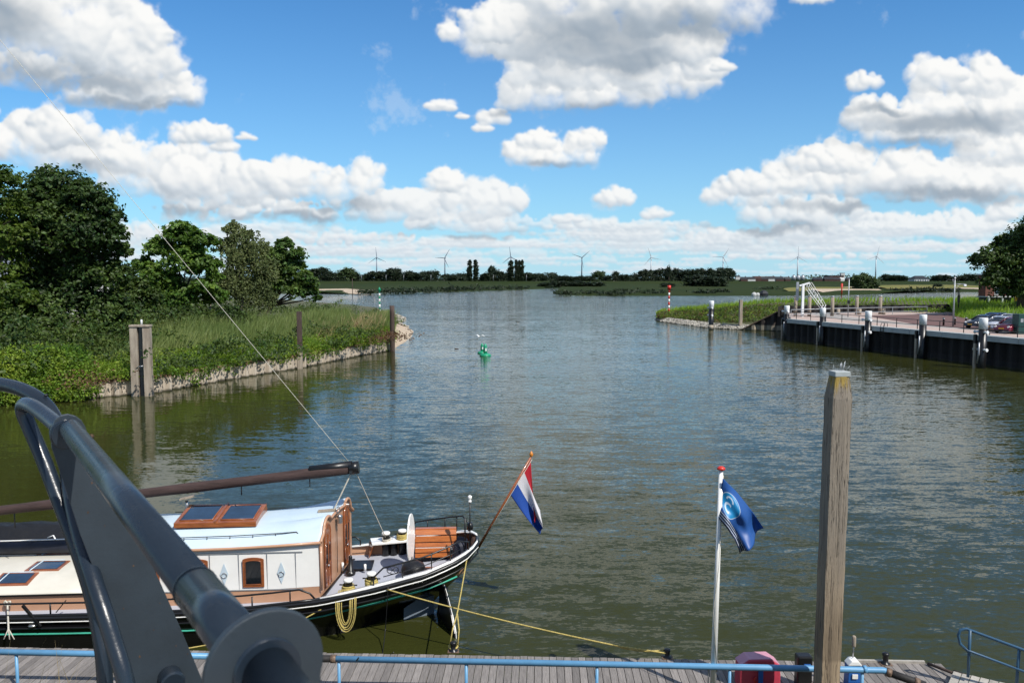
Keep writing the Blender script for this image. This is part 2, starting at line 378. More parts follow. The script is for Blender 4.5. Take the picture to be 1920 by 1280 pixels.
MT['concrete']=M('concrete coping',(.43,.46,.45),.8,0,.15,1.2,.2,12,(1,1,1),c2=(.33,.355,.355),speck=.2)
MT['far']=leafmat('far foliage',(.010,.020,.008),(.020,.034,.011),.1,.35,.05)  # cloud shadow over the far bank is put into these dark greens
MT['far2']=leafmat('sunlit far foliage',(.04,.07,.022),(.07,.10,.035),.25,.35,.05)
MT['bark']=M('bark',(.10,.075,.055),.9,0,.4,3,.8,9,(3,3,.6))
MT['barkl']=M('pale bark',(.36,.31,.25),.9,0,.4,3,.6,9,(3,3,.6),c2=(.2,.17,.13))
MT['dleaf']=leafmat('dark maple leaves',(.018,.042,.010),(.065,.105,.022),.28,.6,.3)
MT['yleaf']=leafmat('yellow green leaves',(.045,.085,.012),(.11,.16,.025),.4,.45,.3)
MT['wleaf']=leafmat('walnut leaves',(.042,.092,.014),(.115,.19,.03),.35,.5,.4)
MT['bleaf']=leafmat('birch leaves',(.075,.10,.035),(.15,.18,.065),.3,.45,.4)
MT['cleaf']=leafmat('cherry leaves',(.042,.09,.02),(.11,.17,.035),.3,.5,.4)
MT['vine']=leafmat('bramble leaves',(.06,.13,.012),(.20,.27,.03),.35,.5,.5)
MT['shrub']=leafmat('shrub leaves',(.025,.055,.012),(.075,.11,.02),.3,.5,.4)
MT['reed']=leafmat('reed blades',(.11,.165,.045),(.25,.29,.10),.35,.4,.12)
MT['grassb']=leafmat('wild grass blades',(.13,.24,.018),(.27,.38,.04),.4,.4,.2)
MT['dry']=leafmat('dry stalks',(.30,.22,.11),(.42,.33,.18),.2,.3,1.)
MT['darkg']=M('dark bench shade',(.02,.022,.028),.6,0,.3,1)
MT['brick']=M('dark brick',(.17,.062,.042),.85,0,.3,2,.3,20,c2=(.10,.04,.03),speck=.3)
MT['brickfar']=M('village brick',(.07,.035,.03),.9,0,.3,.3)
MT['whitefar']=M('white render',(.52,.52,.5),.8,0,.1,.2)
MT['turb']=M('turbine white',(.50,.53,.56),.5,0,.03,.1)
MT['turbd']=M('turbine grey',(.17,.21,.26),.5,0,.03,.1)
MT['yellow']=M('yellow machine paint',(.68,.36,.01),.4,0,.1,2)
# corrugated sheet piling with tide stains by height
def pilewall(name,ca,cb,ctop,zt,zb=.12):
    m,N_,b=newmat(name)
    tc=N_.n('ShaderNodeTexCoord').outputs['Object']; s_=N_.n('ShaderNodeSeparateXYZ'); N_.L(tc,s_.inputs[0])
    n_=N_.noise(N_.v('MULTIPLY',tc,(1,1,.5)),1.3,6,.7); n2_=N_.noise(N_.v('MULTIPLY',tc,(3,3,.35)),2.,5,.7)
    cc=N_.mix(N_.mr(n2_,.3,.66),c4(cb),c4(ca))
    h=N_.m('MULTIPLY_ADD',n_,.55,N_.m('SUBTRACT',s_.outputs[2],.27))
    cc=N_.mix(N_.mr(h,zt-.25,zt,0,1,True),cc,c4(ctop)); cc=N_.mix(N_.mr(h,zb-.1,zb+.1,1,0,True),cc,c4((.035,.032,.018)))
    N_.L(cc,b.inputs['Base Color']); b.inputs['Roughness'].default_value=.85
    bp=N_.n('ShaderNodeBump'); bp.inputs['Strength'].default_value=.6; bp.inputs['Distance'].default_value=.05; N_.L(n2_,bp.inputs['Height']); N_.L(bp.outputs[0],b.inputs['Normal'])
    return m
MT['sheetl']=pilewall('pale sheet piling',(.58,.50,.40),(.30,.235,.17),(.20,.115,.07),1.15)
MT['sheetr']=pilewall('dark sheet piling',(.030,.026,.024),(.012,.011,.011),(.014,.012,.011),.75,.1)
MT['sheets']=pilewall('ramped sheet piling',(.40,.35,.26),(.22,.18,.13),(.045,.035,.03),.95,.1)
# ---------------------------------------------------------------- water
def water_mat():
    m,N_,b=newmat('river water')
    tc=N_.n('ShaderNodeTexCoord').outputs['Object']
    big=N_.noise(N_.v('MULTIPLY',tc,(.010,.030,1)),1.,4,.6); big=N_.mr(big,.38,.62,0,1,True)
    mur=N_.noise(N_.v('MULTIPLY',tc,(.02,.03,1)),1.,3,.5)
    sxy=N_.n('ShaderNodeSeparateXYZ'); N_.L(tc,sxy.inputs[0])
    cc=N_.mix(mur,c4((.028,.032,.007)),c4((.035,.038,.010)))
    N_.L(cc,b.inputs['Base Color']); b.inputs['Roughness'].default_value=.035; b.inputs['IOR'].default_value=1.333; b.inputs['Specular IOR Level'].default_value=.34
    def nvec(sc_,scale,det,ax,ay,dist=0.):
        x=N_.n('ShaderNodeTexNoise'); N_.L(N_.v('MULTIPLY',tc,sc_),x.inputs['Vector']); x.inputs['Scale'].default_value=scale; x.inputs['Detail'].default_value=det; x.inputs['Roughness'].default_value=.55; x.inputs['Distortion'].default_value=dist
        return N_.v('MULTIPLY',N_.v('SUBTRACT',x.outputs['Color'],(.5,.5,.5)),(ax,ay,0))
    sl=N_.v('ADD',nvec((.65,2.4,1),1.35,2,.12,.40,.3),N_.v('ADD',nvec((1.,2.2,1),6.0,2,.18,.40),nvec((.3,.8,1),.7,1,.05,.10)))
    # sheltered water (by the left bank and the harbour head) is calmer, patches in the stream are rougher
    gust=N_.mr(N_.noise(N_.v('MULTIPLY',tc,(.04,.10,1)),1.,4,.6),.32,.68,.62,1.0)
    calm=N_.mr(N_.m('SUBTRACT',N_.m('MULTIPLY',sxy.outputs[1],-.20),sxy.outputs[0]),-4.,6.,1.,.42,True)
    st=N_.m('MULTIPLY',N_.m('MULTIPLY',gust,calm),N_.m('MULTIPLY',N_.mr(big,0,1,.88,1.08),N_.mr(sxy.outputs[1],90,220,1.,2.0)))
    nn=N_.v('NORMALIZE',N_.v('ADD',N_.v('SCALE',sl),(0,0,1)))
    vs=nn.node.inputs[0].links[0].from_node.inputs[0].links[0].from_node; N_.L(st,vs.inputs['Scale'])
    N_.L(nn,b.inputs['Normal'])
    return m
MT['water']=water_mat()
mb=MB(); xs=[-4000,-800,-200,-60,0,60,200,800,4000]; ys=[-60,5,20,40,90,200,500,1200,5000]
mb.grid([[(x,y,0) for x in xs] for y in ys],smooth=False); mb.build('water',MT['water'],kind='structure')
# ---------------------------------------------------------------- land
def lerp(a,b,t): return a+(b-a)*t
def resample(P,n):
    P=[Vector(p) for p in P]; L=[0]
    for a,b in zip(P,P[1:]): L.append(L[-1]+(b-a).length)
    out=[];j=0
    for i in range(n):
        d=L[-1]*i/(n-1)
        while j<len(P)-2 and L[j+1]<d: j+=1
        t=(d-L[j])/max(1e-9,L[j+1]-L[j]); out.append(P[j].lerp(P[j+1],min(1,t)))
    return out
def loft(name,near,far,prof,mat,n=60,jit=.0,**k):
    "land between a near and a far outline; prof gives (fraction, height) rows"
    a=resample(near,n); b=resample(far,n); rows=[]
    for t,z in prof:
        rows.append([])
        for i in range(n):
            p=a[i].lerp(b[i],t); zz=z(i/(n-1)) if callable(z) else z
            rows[-1].append((p.x+random.uniform(-jit,jit),p.y+random.uniform(-jit,jit),zz+random.uniform(-jit,jit)*.3))
    mb=MB(); mb.grid(rows); return mb.build(name,mat,**k)
WL=[G(x,y) for x,y in [(-500,790),(-150,768),(0,757),(160,747),(285,738),(400,717),(500,700),(560,691),(620,678),(680,666),(741,656)]]
FL=[Vector((-330,300,0)),Vector((-250,290,0)),Vector((-190,285,0)),Vector((-150,270,0)),Vector((-105,262,0)),Vector((-86,255,0)),Vector((-68,240,0)),Vector((-52,214,0)),Vector((-38,190,0)),Vector((-28,168,0)),Vector((-23,140,0))]
def zl(d): return 1.15+1.5*min(1,d*6)
loft('left_bank',WL,FL,[(0,1.15),(.015,1.2),(.05,1.55),(.10,2.0),(.2,2.4),(.35,2.5),(.6,2.5),(.85,2.3),(.95,1.4),(1,-.6)],MT['soil'],70,.12,kind='structure')
def in_left(u,t):
    a=resample_WL[int(u*199)]; b=resample_FL[int(u*199)]; return a.lerp(b,t)
resample_WL=resample(WL,200); resample_FL=resample(FL,200)
def zleft(t):
    P=[(0,1.15),(.015,1.2),(.05,1.55),(.10,2.0),(.2,2.4),(.35,2.5),(.6,2.5),(.85,2.3),(.95,1.4),(1,-.6)]
    for (a,x),(b,y) in zip(P,P[1:]):
        if t<=b: return lerp(x,y,(t-a)/(b-a))
    return -.6
def sheet_wall(name,path,z0,z1,mat,per=1.1,dep=.28,**k):
    "corrugated steel sheet piling along a path; z1 may be a function of the fraction"
    L=sum((Vector(b)-Vector(a)).length for a,b in zip(path,path[1:])); n=int(L/per*4)+1
    P=resample(path,n+1); top=[];bot=[];top2=[]
    for i,p in enumerate(P):
        d=(P[min(i+1,n)]-P[max(i-1,0)]).normalized(); nr=Vector((d.y,-d.x,0)); o=dep*(1 if i%4 in(0,1) else -1)*.5
        zz=z1(i/n) if callable(z1) else z1+random.uniform(-.05,.05)*(per>.6)
        q=p+nr*o; top.append((q.x,q.y,zz)); bot.append((q.x,q.y,z0)); q2=q-nr*.10; top2.append((q2.x,q2.y,zz))
    mb=MB(); mb.grid([bot,top,top2],smooth=False); return mb.build(name,mat,**k)
WLs=[p+Vector((0,0,0)) for p in WL[2:]]
sheet_wall('sheet_pile_wall',WLs,-1.2,1.25,MT['sheetl'],.95,.34,label='pale stained corrugated sheet pile wall under the overgrown left bank',cat='retaining wall')
# sandy tip of the left bank
tip=[G(x,y,0) for x,y in [(736,656),(758,643),(774,632),(779,621),(768,614),(748,607),(757,602),(762,597),(745,592),(715,588)]]
inn=[G(x,y,0) for x,y in [(715,650),(722,640),(725,630),(725,622),(722,615),(718,608),(716,604),(714,600),(708,596),(700,592)]]
loft('sand_beach',tip,inn,[(0,-.25),(.06,.03),(.3,.35),(.6,.8),(1,1.5)],MT['sand'],40,.06,kind='structure')
# far bank: low meadow, beach strips and the dike
def pl(*q): return [G(x,y,0) for x,y in q]
nearA=pl((330,551),(560,551),(600,550),(650,551),(668,552),(700,550),(760,549),(860,547),(930,545),(985,543),(1022,541.5))
farA=[Vector((x,900,0)) for x in (-900,-560,-520,-440,-400,-330,-240,-140,-70,-10,30)]
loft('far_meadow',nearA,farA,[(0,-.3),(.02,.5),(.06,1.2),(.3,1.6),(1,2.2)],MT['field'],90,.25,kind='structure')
nearB=pl((1040,552),(1048,554),(1100,554.5),(1180,555),(1250,555),(1330,555),(1400,555),(1480,555),(1560,554),(1640,551),(1690,548),(1760,548),(1840,548),(2000,550),(2300,553))
farB=[Vector((x,900,0)) for x in (60,110,150,200,250,300,340,380,420,460,500,560,640,800,1300)]
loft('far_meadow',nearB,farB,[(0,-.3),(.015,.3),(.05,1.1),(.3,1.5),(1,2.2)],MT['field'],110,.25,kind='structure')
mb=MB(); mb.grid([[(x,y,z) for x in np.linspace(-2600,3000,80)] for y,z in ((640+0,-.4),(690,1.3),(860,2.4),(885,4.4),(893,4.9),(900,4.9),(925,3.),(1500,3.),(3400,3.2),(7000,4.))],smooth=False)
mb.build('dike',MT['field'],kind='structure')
# beach and pale strips on the far shore (thin real sheets on the slope)
def strip(name,q,w,mat,z0=.12,**k):
    a=[G(x,y,z0) for x,y in q]; b=[p+Vector((0,w[i] if isinstance(w,list) else w,0)) for i,p in enumerate(a)]
    return loft(name,a,b,[(0,z0),(.15,z0+.35),(1,z0+1.6)],mat,50,.12,kind='structure')
strip('far_beach',[(566,549.2),(620,548.2),(668,551.3),(700,548)],[40,45,26,10],MT['sand'],.25)
strip('far_beach',[(1556,551.5),(1600,550),(1640,549),(1662,547.5)],[18,60,46,10],MT['sand'],.3)
strip('far_beach',[(1664,547),(1690,546.5),(1750,546.5),(1840,546),(1960,547)],[30,95,120,95,60],MT['sand'],.3)
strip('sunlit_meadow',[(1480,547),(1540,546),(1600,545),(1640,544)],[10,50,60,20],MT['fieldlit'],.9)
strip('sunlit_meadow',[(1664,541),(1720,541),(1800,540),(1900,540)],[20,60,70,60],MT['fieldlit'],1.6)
# right mole and the grassed dike running on behind the quay
nearM=pl((1229,599),(1240,603),(1262,606),(1330,615),(1400,618.5),(1468,621.5))
QA=Vector((35.9,103.6,0)); QB=Vector((44.6,69.7,0))
nearM+= [Vector((46,123,0)),Vector((70,128,0)),Vector((100,132,0)),Vector((170,140,0))]
farM=[nearM[0]+Vector((1,3,0)),Vector((31.5,166,0)),Vector((35,165,0)),Vector((42,160,0)),Vector((50,158,0)),Vector((56,160,0)),Vector((62,163,0)),Vector((90,175,0)),Vector((120,185,0)),Vector((190,200,0))]
def zc(h): return lambda u: h*min(1,.18+u*4.2)
loft('mole',nearM,farM,[(0,-.4),(.06,.3),(.12,.55),(.22,zc(1.6)),(.38,zc(3.1)),(.5,zc(3.7)),(.7,zc(3.7)),(.9,zc(1.5)),(1,-.6)],MT['soil'],110,.12,kind='structure')
resample_NM=resample(nearM,200); resample_FM=resample(farM,200)
def zmole(t,u):
    P=[(0,-.4),(.06,.3),(.12,.55),(.22,1.6),(.38,3.1),(.5,3.7),(.7,3.7),(.9,1.5),(1,-.6)]; k=min(1,.18+u*4.2)
    for (a,x),(b,y) in zip(P,P[1:]):
        if t<=b: return lerp(x*(k if x>.6 else 1),y*(k if y>.6 else 1),(t-a)/(b-a))
    return 0
# quay
QZ=2.75; qd=(QB-QA).normalized(); qn=Vector((-qd.y,qd.x,0)) # qn points inland (+x)
if qn.x<0: qn=-qn
QC=QB+qd*26
Qz=Vector((0,0,QZ))
def Q(s,w,z=QZ): p=QA+qd*s+qn*w; return Vector((p.x,p.y,z))
LQ=(QC-QA).length; s0=-18.
mb=MB()
def sheet(pts,z): return [(p.x,p.y,z) for p in pts]
mb.prism([Q(0,.45),Q(LQ,.45),Q(LQ,90),Vector((160,137,QZ)),Vector((70,126.5,QZ)),Vector((41.4,121.2,QZ))],(0,0,-1.0)); mb.build('quay_paving',MT['brickpave'],kind='structure')
mb=MB(); mb.add([Q(4,5.2,QZ+.004),Q(LQ,5.2,QZ+.004),Q(LQ,7.3,QZ+.004),Q(14,7.3,QZ+.004),Q(-4,12,QZ+.004),Q(-12,16,QZ+.004),Q(-14,12,QZ+.004)],[tuple(range(7))]); mb.build('grey_paving',MT['greypave'],kind='structure')
mb=MB(); mb.add([Q(14,7.3,QZ+.008),Q(LQ,7.3,QZ+.008),Q(LQ,60,QZ+.008),Q(4,60,QZ+.008),Q(-8,32,QZ+.008),Q(-6,16,QZ+.008)],[tuple(range(6))]); mb.build('road',MT['road'],kind='structure')
mb=MB(); 
nseg=14
for i in range(nseg):
    a=Q(LQ*i/nseg+.02,0); b=Q(LQ*(i+1)/nseg-.02,0)
    mb.bar(a+Vector((0,0,-.22))+qn*.1,b+Vector((0,0,-.22))+qn*.1,.8,.52)
mb.build('quay_coping',MT['concrete'],bev=.02,label='pale concrete coping beam along the top of the dark quay wall',cat='coping')
sheet_wall('quay_wall',[Q(0,.15,0),Q(LQ,.15,0)],-1.5,QZ-.48,MT['sheetr'],1.35,.4,label='tall black corrugated steel quay wall on the right of the harbour',cat='quay wall')
sheet_wall('quay_wall',[Vector((41.4,121.5,0)),Q(-.3,.1,0)],-1.5,QZ-.02,MT['sheetr'],1.35,.3,label='short dark return wall at the far end of the quay',cat='quay wall')
a=G(1392,618.6,0); b=G(1474,621.,0)
sheet_wall('ramped_wall',[a,b],-1.,lambda u: .15+3.45*min(1,u*1.02),MT['sheets'],1.5,.45,label='sheet pile wall with a sloping top beside the stone mole',cat='retaining wall')
mb=MB(); mb.bar((a.x,a.y-.05,.2),(b.x,b.y-.05,3.68),.5,.12); mb.build('wall_cap',MT['rust'],label='rusty sloping steel cap along the ramped sheet pile wall',cat='wall cap')
sheet_wall('retaining_wall',[Vector((40.2,121.2,0)),Vector((47,124,0)),Vector((72,129,0)),Vector((96,132.5,0))],QZ-.5,3.85,MT['sheetr'],1.4,.3,label='low black retaining wall between the quay paving and the grassed dike',cat='retaining wall')
# promenade under the camera and the slope below it
mb=MB(); mb.prism([(-12,-4,6.4),(8,-4,6.4),(8,.35,6.4),(.2,.45,6.4),(-1.4,2.3,6.4),(-12,2.3,6.4)],(0,0,-.5)); mb.build('promenade',MT['greypave'],kind='structure')
mb=MB(); mb.grid([[(x,y,z) for x in np.linspace(-25,25,30)] for y,z in ((-6,5.8),(2.4,5.2),(4.6,3.6),(9,1.6),(12.2,.15),(13.0,-.6))]); mb.build('embankment',MT['soil'],kind='structure')

# ---------------------------------------------------------------- foliage
def rdir(n):
    v=rng.normal(size=(n,3)); return v/np.linalg.norm(v,axis=1)[:,None]
def leafquads(P,Nn,size,asp=.62):
    "P centres, Nn normals -> rhombic leaf quads"
    n=len(P); s=size*(.6+.8*rng.random(n))[:,None]
    t=np.cross(Nn,rdir(n)); t/=np.linalg.norm(t,axis=1)[:,None]+1e-9; b=np.cross(Nn,t)
    V=np.stack([P-t*s,P-b*s*asp+Nn*s*.15,P+t*s,P+b*s*asp+Nn*s*.15],1).reshape(-1,3)
    return V,np.arange(4*n).reshape(n,4)
def crown(lobes,nclump,per,size,cr=.14,droop=0.,up=.35,core=.0):
    "lobes: (x,y,z,rx,ry,rz); leaves sit in clumps over the outside of each lobe"
    Ps=[];Ns=[]
    L=np.array(lobes,float)
    if core:
        ex=[]
        for l in L:
            for j in range(5):
                d=rdir(1)[0]; d[2]=abs(d[2])*.9-.15; ex.append([*(l[:3]+d*l[3:6]*.86),*(l[3:6]*rng.uniform(.28,.5))])
        L=np.concatenate([L*np.array([1,1,1,.95,.95,.95]),np.array(ex)])
    wts=(L[:,3]*L[:,5])**.8; wts/=wts.sum()
    for i in range(len(L)):
        n=max(3,int(nclump*wts[i])); d=rdir(n); d[:,2]=np.where(d[:,2]<-.55,-d[:,2]*.5,d[:,2])
        rr=(.35+.65*rng.random(n)**.42)*(1+.12*rng.normal(size=n))
        C=L[i,:3]+d*rr[:,None]*L[i,3:6]
        k=cr*(L[i,3]+L[i,5])/2*(.6+.8*rng.random(n))
        m=rng.poisson(per,n).clip(3)
        idx=np.repeat(np.arange(n),m); T=len(idx)
        off=rng.normal(size=(T,3))*np.array([1,1,.55 if not droop else 1.])*k[idx][:,None]*.75
        if droop:
            off*=np.array([.45,.45,1.]); off[:,2]=-np.abs(off[:,2])*droop
        Ps.append(C[idx]+off)
        nn=d[idx]*.7+rdir(T)*.75+np.array([0,0,up]); 
        if droop: nn[:,2]*=.25
        nn/=np.linalg.norm(nn,axis=1)[:,None]; Ns.append(nn)
    P=np.concatenate(Ps); Nn=np.concatenate(Ns)
    return leafquads(P,Nn,size)
def tree(name,base,lobes,mat,nclump=900,per=14,size=.16,cr=.14,droop=0.,tr=.3,bark='bark',stems=1,fork=.3,twigs=2,**k):
    "lobes in world coordinates"
    base=Vector(base); e=empty(name,base,**k)
    mb=MB(); zt=max(l[2] for l in lobes)
    cen=Vector((sum(l[0] for l in lobes)/len(lobes),sum(l[1] for l in lobes)/len(lobes),0))
    for s_ in range(stems):
        o=Vector((random.uniform(-.5,.5),random.uniform(-.5,.5),0))*tr*(3 if stems>1 else 0)
        fk=o+Vector(((cen.x-base.x)*.25,(cen.y-base.y)*.25,(zt-base.z)*fork))
        mb.tube([o+Vector((0,0,-.5)),o*1.+Vector((random.uniform(-.1,.1),0,fk.z*.5)),fk],[tr*1.25,tr*.9,tr*.8],9)
        for i,l in enumerate(lobes):
            if i%stems!=s_: continue
            t=Vector(l[:3])-base; mid=fk.lerp(t,.55)+Vector((random.uniform(-1,1),random.uniform(-1,1),random.uniform(-.2,.8)))*l[3]*.12
            mb.tube([fk,mid,t+Vector((0,0,l[5]*.4))],[tr*.5,tr*.32,tr*.08],6)
            for j in range(twigs):
                d=Vector(rdir(1)[0]); d.z=abs(d.z)*.8; q=mid.lerp(t,random.random())
                mb.tube([q,q+Vector((d.x*l[3],d.y*l[4],d.z*l[5]))*.85],[tr*.14,tr*.03],5)
    mb.build('trunk',MT[bark],e)
    V,F=crown([(l[0]-base.x,l[1]-base.y,l[2]-base.z,*l[3:]) for l in lobes],nclump,per,size,cr,droop,core=1)
    fast('crown',V,F,MT[mat],e); return e
def LP(q,Y,dr=1.0,dy=.5):
    "lobes given by photo position and size at depth Y"
    out=[]
    for (px,py,r,*o) in q:
        yy=Y+(o[0] if o else random.uniform(-dy,dy)*r*Y/FP); p=D(px,py,yy); w=r*Y/FP; out.append((p.x,p.y,p.z,w,w*dr,w*(o[1] if len(o)>1 else .9)))
    return out
def gbase(px,Y,z=2.4): return Vector((D(px,600,Y).x,Y,z))
tree('maple_tree',gbase(105,70),LP([(120,362,58),(75,385,52),(168,385,50),(120,440,70),(190,440,42),(60,460,60),(205,410,26),(150,500,68),(85,540,75),(195,520,45),(215,470,26),(140,580,70),(30,600,60),(200,585,48)],70),'dleaf',5200,17,.17,.15,tr=.42,label='biggest dark maple tree on the left bank, standing tallest of all',cat='tree',group='trees on the left bank')
tree('maple_tree',gbase(-25,64),LP([(-10,350,50),(-60,400,70),(15,440,38),(-30,490,70),(10,560,50),(-60,580,70),(20,395,25)],64),'yleaf',1900,16,.16,.15,tr=.35,label='lighter yellow-green tree cut off by the left edge',cat='tree',group='trees on the left bank')
tree('walnut_tree',gbase(345,96),LP([(335,440,30),(375,455,26),(300,470,28),(352,490,40),(268,500,20),(300,525,38),(385,500,26),(335,560,36),(385,545,26),(402,520,14),(404,560,22),(265,545,26),(290,575,24)],96),'wleaf',2000,15,.25,.2,tr=.28,label='mid green spreading tree behind the double timber dolphin',cat='tree',group='trees on the left bank')
tree('birch_tree',gbase(455,103),LP([(435,428,14,0,1.2),(452,445,22,0,1.3),(425,462,16,0,1.2),(478,470,24,0,1.4),(450,500,36,0,1.4),(495,510,24,0,1.5),(430,535,26,0,1.4),(470,550,32,0,1.3),(500,560,18,0,1.2)],103),'bleaf',2300,18,.13,.22,droop=2.2,tr=.25,bark='barkl',label='greyish weeping birch tree with drooping twigs',cat='tree',group='trees on the left bank')
tree('cherry_tree',gbase(497,107),LP([(535,462,17),(520,490,28),(556,480,18),(548,510,26),(575,525,20),(528,535,26),(580,548,16),(556,550,20),(502,520,22),(596,560,8)],107,.8),'cleaf',1700,14,.22,.2,tr=.3,fork=.2,label='round-crowned tree at the river end of the left bank trees',cat='tree',group='trees on the left bank')
tree('elder_tree',gbase(268,80,2.3),LP([(262,560,36),(232,600,30),(300,600,34),(240,545,22),(285,640,28),(200,630,34),(238,512,18),(252,540,24),(225,560,26)],80),'shrub',1300,14,.17,.17,tr=.15,stems=2,label='dense dark bush tree between the big maple and the dolphin',cat='tree',group='bushes on the left bank')
tree('willow_bush',gbase(360,88,2.2),LP([(330,600,26),(365,590,26),(395,600,22),(350,625,22)],88),'shrub',900,14,.17,.17,tr=.1,stems=2,label='low bush in front of the spreading green tree',cat='bush',group='bushes on the left bank')
tree('willow_bush',gbase(435,84,2.0),LP([(430,592,22),(452,600,18),(420,625,20),(440,640,16)],84),'dleaf',800,14,.15,.17,tr=.1,stems=2,label='dark round bush rising out of the reeds below the birch',cat='bush',group='bushes on the left bank')
# two small trunks and a bare tree
e=empty('bare_tree',gbase(395,99),label='leafless pale young tree with upright branches left of the birch',cat='tree')
mb=MB(); mb.tube([(0,0,-.3),(0.05,0,2.4)],[.13,.1],7)
for i in range(16):
    a=i*2.4; r_=.25+.9*random.random(); h=4.2+2.6*random.random(); mb.tube([(0.05,0,1.6+random.random()),(math.cos(a)*r_*.4,math.sin(a)*r_*.4,3.4),(math.cos(a)*r_,math.sin(a)*r_,h)],[.07,.045,.012],5)
mb.build('trunk',MT['barkl'],e)
tree('young_tree',gbase(360,112),LP([(362,560,18),(350,545,14)],112),'wleaf',200,12,.2,.2,tr=.14,fork=.5,label='thin young tree on the shaded lawn right of the spreading tree',cat='tree')
# leafy mats: brambles hanging over the wall, low herbs
def leafcloud(name,C,rad,per,size,mat,flat=.6,up=.8,**k):
    C=np.asarray(C,float); n=len(C); m=rng.poisson(per,n).clip(2); idx=np.repeat(np.arange(n),m); T=len(idx)
    rad=np.asarray(rad)*np.ones(n); P=C[idx]+rng.normal(size=(T,3))*np.array([1,1,flat])*rad[idx][:,None]*.6
    nn=rdir(T)+np.array([.2,-.3,up]); nn/=np.linalg.norm(nn,axis=1)[:,None]
    V,F=leafquads(P,nn,size); return fast(name,V,F,MT[mat],kind='stuff',**k)
def wallpt(i): return resample_WL[i]
def ipx(px):
    best=min(range(200),key=lambda i:abs(960+FP*resample_WL[i].x/resample_WL[i].y-px)); return best
i0,i1=ipx(60),ipx(165)
C=[]
for i in range(0,ipx(175)):
    p=resample_WL[i]; q=resample_FL[i]
    for k_ in range(64):
        tt=random.random(); a=p.copy()
        z=.2+3.0*math.sin(tt*math.pi/2)*random.uniform(.85,1.05); a=a+(p-q).normalized()*(1.1-4.6*tt**1.5+random.uniform(-.3,.3))
        C.append((a.x+random.uniform(-.3,.3),a.y,max(.15,z)))
leafcloud('bramble_thicket',C,.42,13,.095,'vine',label='bright green bramble thicket hanging down to the water at the far left',cat='brambles')
C=[]
for i in range(ipx(165),199):
    p=resample_WL[i]; q=resample_FL[i]; dn=(q-p).normalized(); lowc=math.sin(i*.37)+math.sin(i*.13+2)
    for k_ in range(22):
        d=random.random()**1.5*5.; z=1.35+d*.16+random.uniform(-.1,.55)
        if d<.7: z-=random.random()**1.3*(.5+.42*lowc)+.08
        a=p+dn*(d-.45); C.append((a.x+random.uniform(-.15,.15),a.y+random.uniform(-.15,.15),z))
leafcloud('creeper_edge',C,.30,9,.085,'vine',label='bright creepers and herbs spilling over the top of the pale sheet piling',cat='herbs')
# reddish-brown herb patches
def herb(name,px,py,z,r,n,mat,size,label):
    c=G(px,py,z); C=[(c.x+random.gauss(0,r),c.y+random.gauss(0,r*1.5),z+abs(random.gauss(0,.4))) for _ in range(n)]
    leafcloud(name,C,.3,9,size,mat,label=label,cat='herbs')
MT['brownleaf']=leafmat('brown dock leaves',(.09,.045,.025),(.13,.07,.03),.2,.4,.5)
herb('brown_dock',722,636,1.6,1.4,120,'brownleaf',.09,'reddish brown herb clump near the end of the sheet piling')
herb('brown_dock',165,722,1.6,.8,50,'brownleaf',.07,'small reddish herb patch left of the timber dolphin')
# blades: reeds and wild grass
def blades(name,P,h,w,lean,mat,wind=(.18,.05),**k):
    P=np.asarray(P,float); cl=np.sin(P[:,0]*1.9+np.sin(P[:,1]*1.1)*2)+np.sin(P[:,1]*1.3+P[:,0]*.7)+np.sin(P[:,0]*5.3)*np.sin(P[:,1]*4.1); h=h*(1+.16*cl) if len(P)>100 else h; n=len(P); a=rng.random(n)*6.283; d=np.stack([np.cos(a),np.sin(a),np.zeros(n)],1)
    h=h*(.6+.8*rng.random(n)); ln=(np.stack([rng.normal(size=n)*lean+wind[0],rng.normal(size=n)*lean+wind[1]],1)*h[:,None])
    up=np.zeros((n,3)); up[:,2]=h; l3=np.concatenate([ln,np.zeros((n,1))],1)
    a0=P-d*w/2; a1=P+d*w/2; b0=P+up*.55+l3*.35-d*w*.4; b1=P+up*.55+l3*.35+d*w*.4; t0=P+up*.96+l3-d*w*.06; t1=P+up*.96+l3+d*w*.06
    V=np.stack([a0,a1,b1,b0,t1,t0],1).reshape(-1,3); o=np.arange(n)[:,None]*6
    F=np.concatenate([o+np.array([0,1,2,3]),o+np.array([3,2,4,5])]); return fast(name,V,F,MT[mat],kind='stuff',**k)
def scatter_left(n,pxa,pxb,d0,d1,pw=1.):
    out=[]; ia,ib=ipx(pxa),ipx(pxb)
    for _ in range(n):
        u=random.uniform(ia,ib); i=int(u); f=u-i; p=resample_WL[i].lerp(resample_WL[min(199,i+1)],f); q=resample_FL[i].lerp(resample_FL[min(199,i+1)],f)
        L_=(q-p).length; d=lerp(d0,d1,random.random()**pw); t=min(.95,d/L_); a=p.lerp(q,t); out.append((a.x,a.y,zleft(t)-.1))
    return out
blades('wild_grass',scatter_left(26000,165,742,.3,9,1.1),.85,.05,.28,'grassb',label='bright wild grass and herbs behind the edge of the left bank',cat='grass')
blades('reed_bed',scatter_left(34000,300,655,4.,24,.9),1.75,.055,.2,'reed',label='grey-green reed bed on the left bank behind the middle mooring post',cat='reeds')
blades('reed_bed',scatter_left(17000,655,742,3.,20,.9),1.15,.055,.24,'reed',label='lower reeds covering the point of the left bank',cat='reeds')
blades('reed_bed',scatter_left(1800,590,715,2.5,12,.9),1.6,.06,.2,'dry',label='patch of dry straw-coloured reeds near the sheet piling',cat='reeds')
blades('tall_grass',scatter_left(14000,-60,330,3,20,.9),1.3,.06,.25,'reed',label='taller grass at the foot of the dark trees',cat='grass')
C=[]
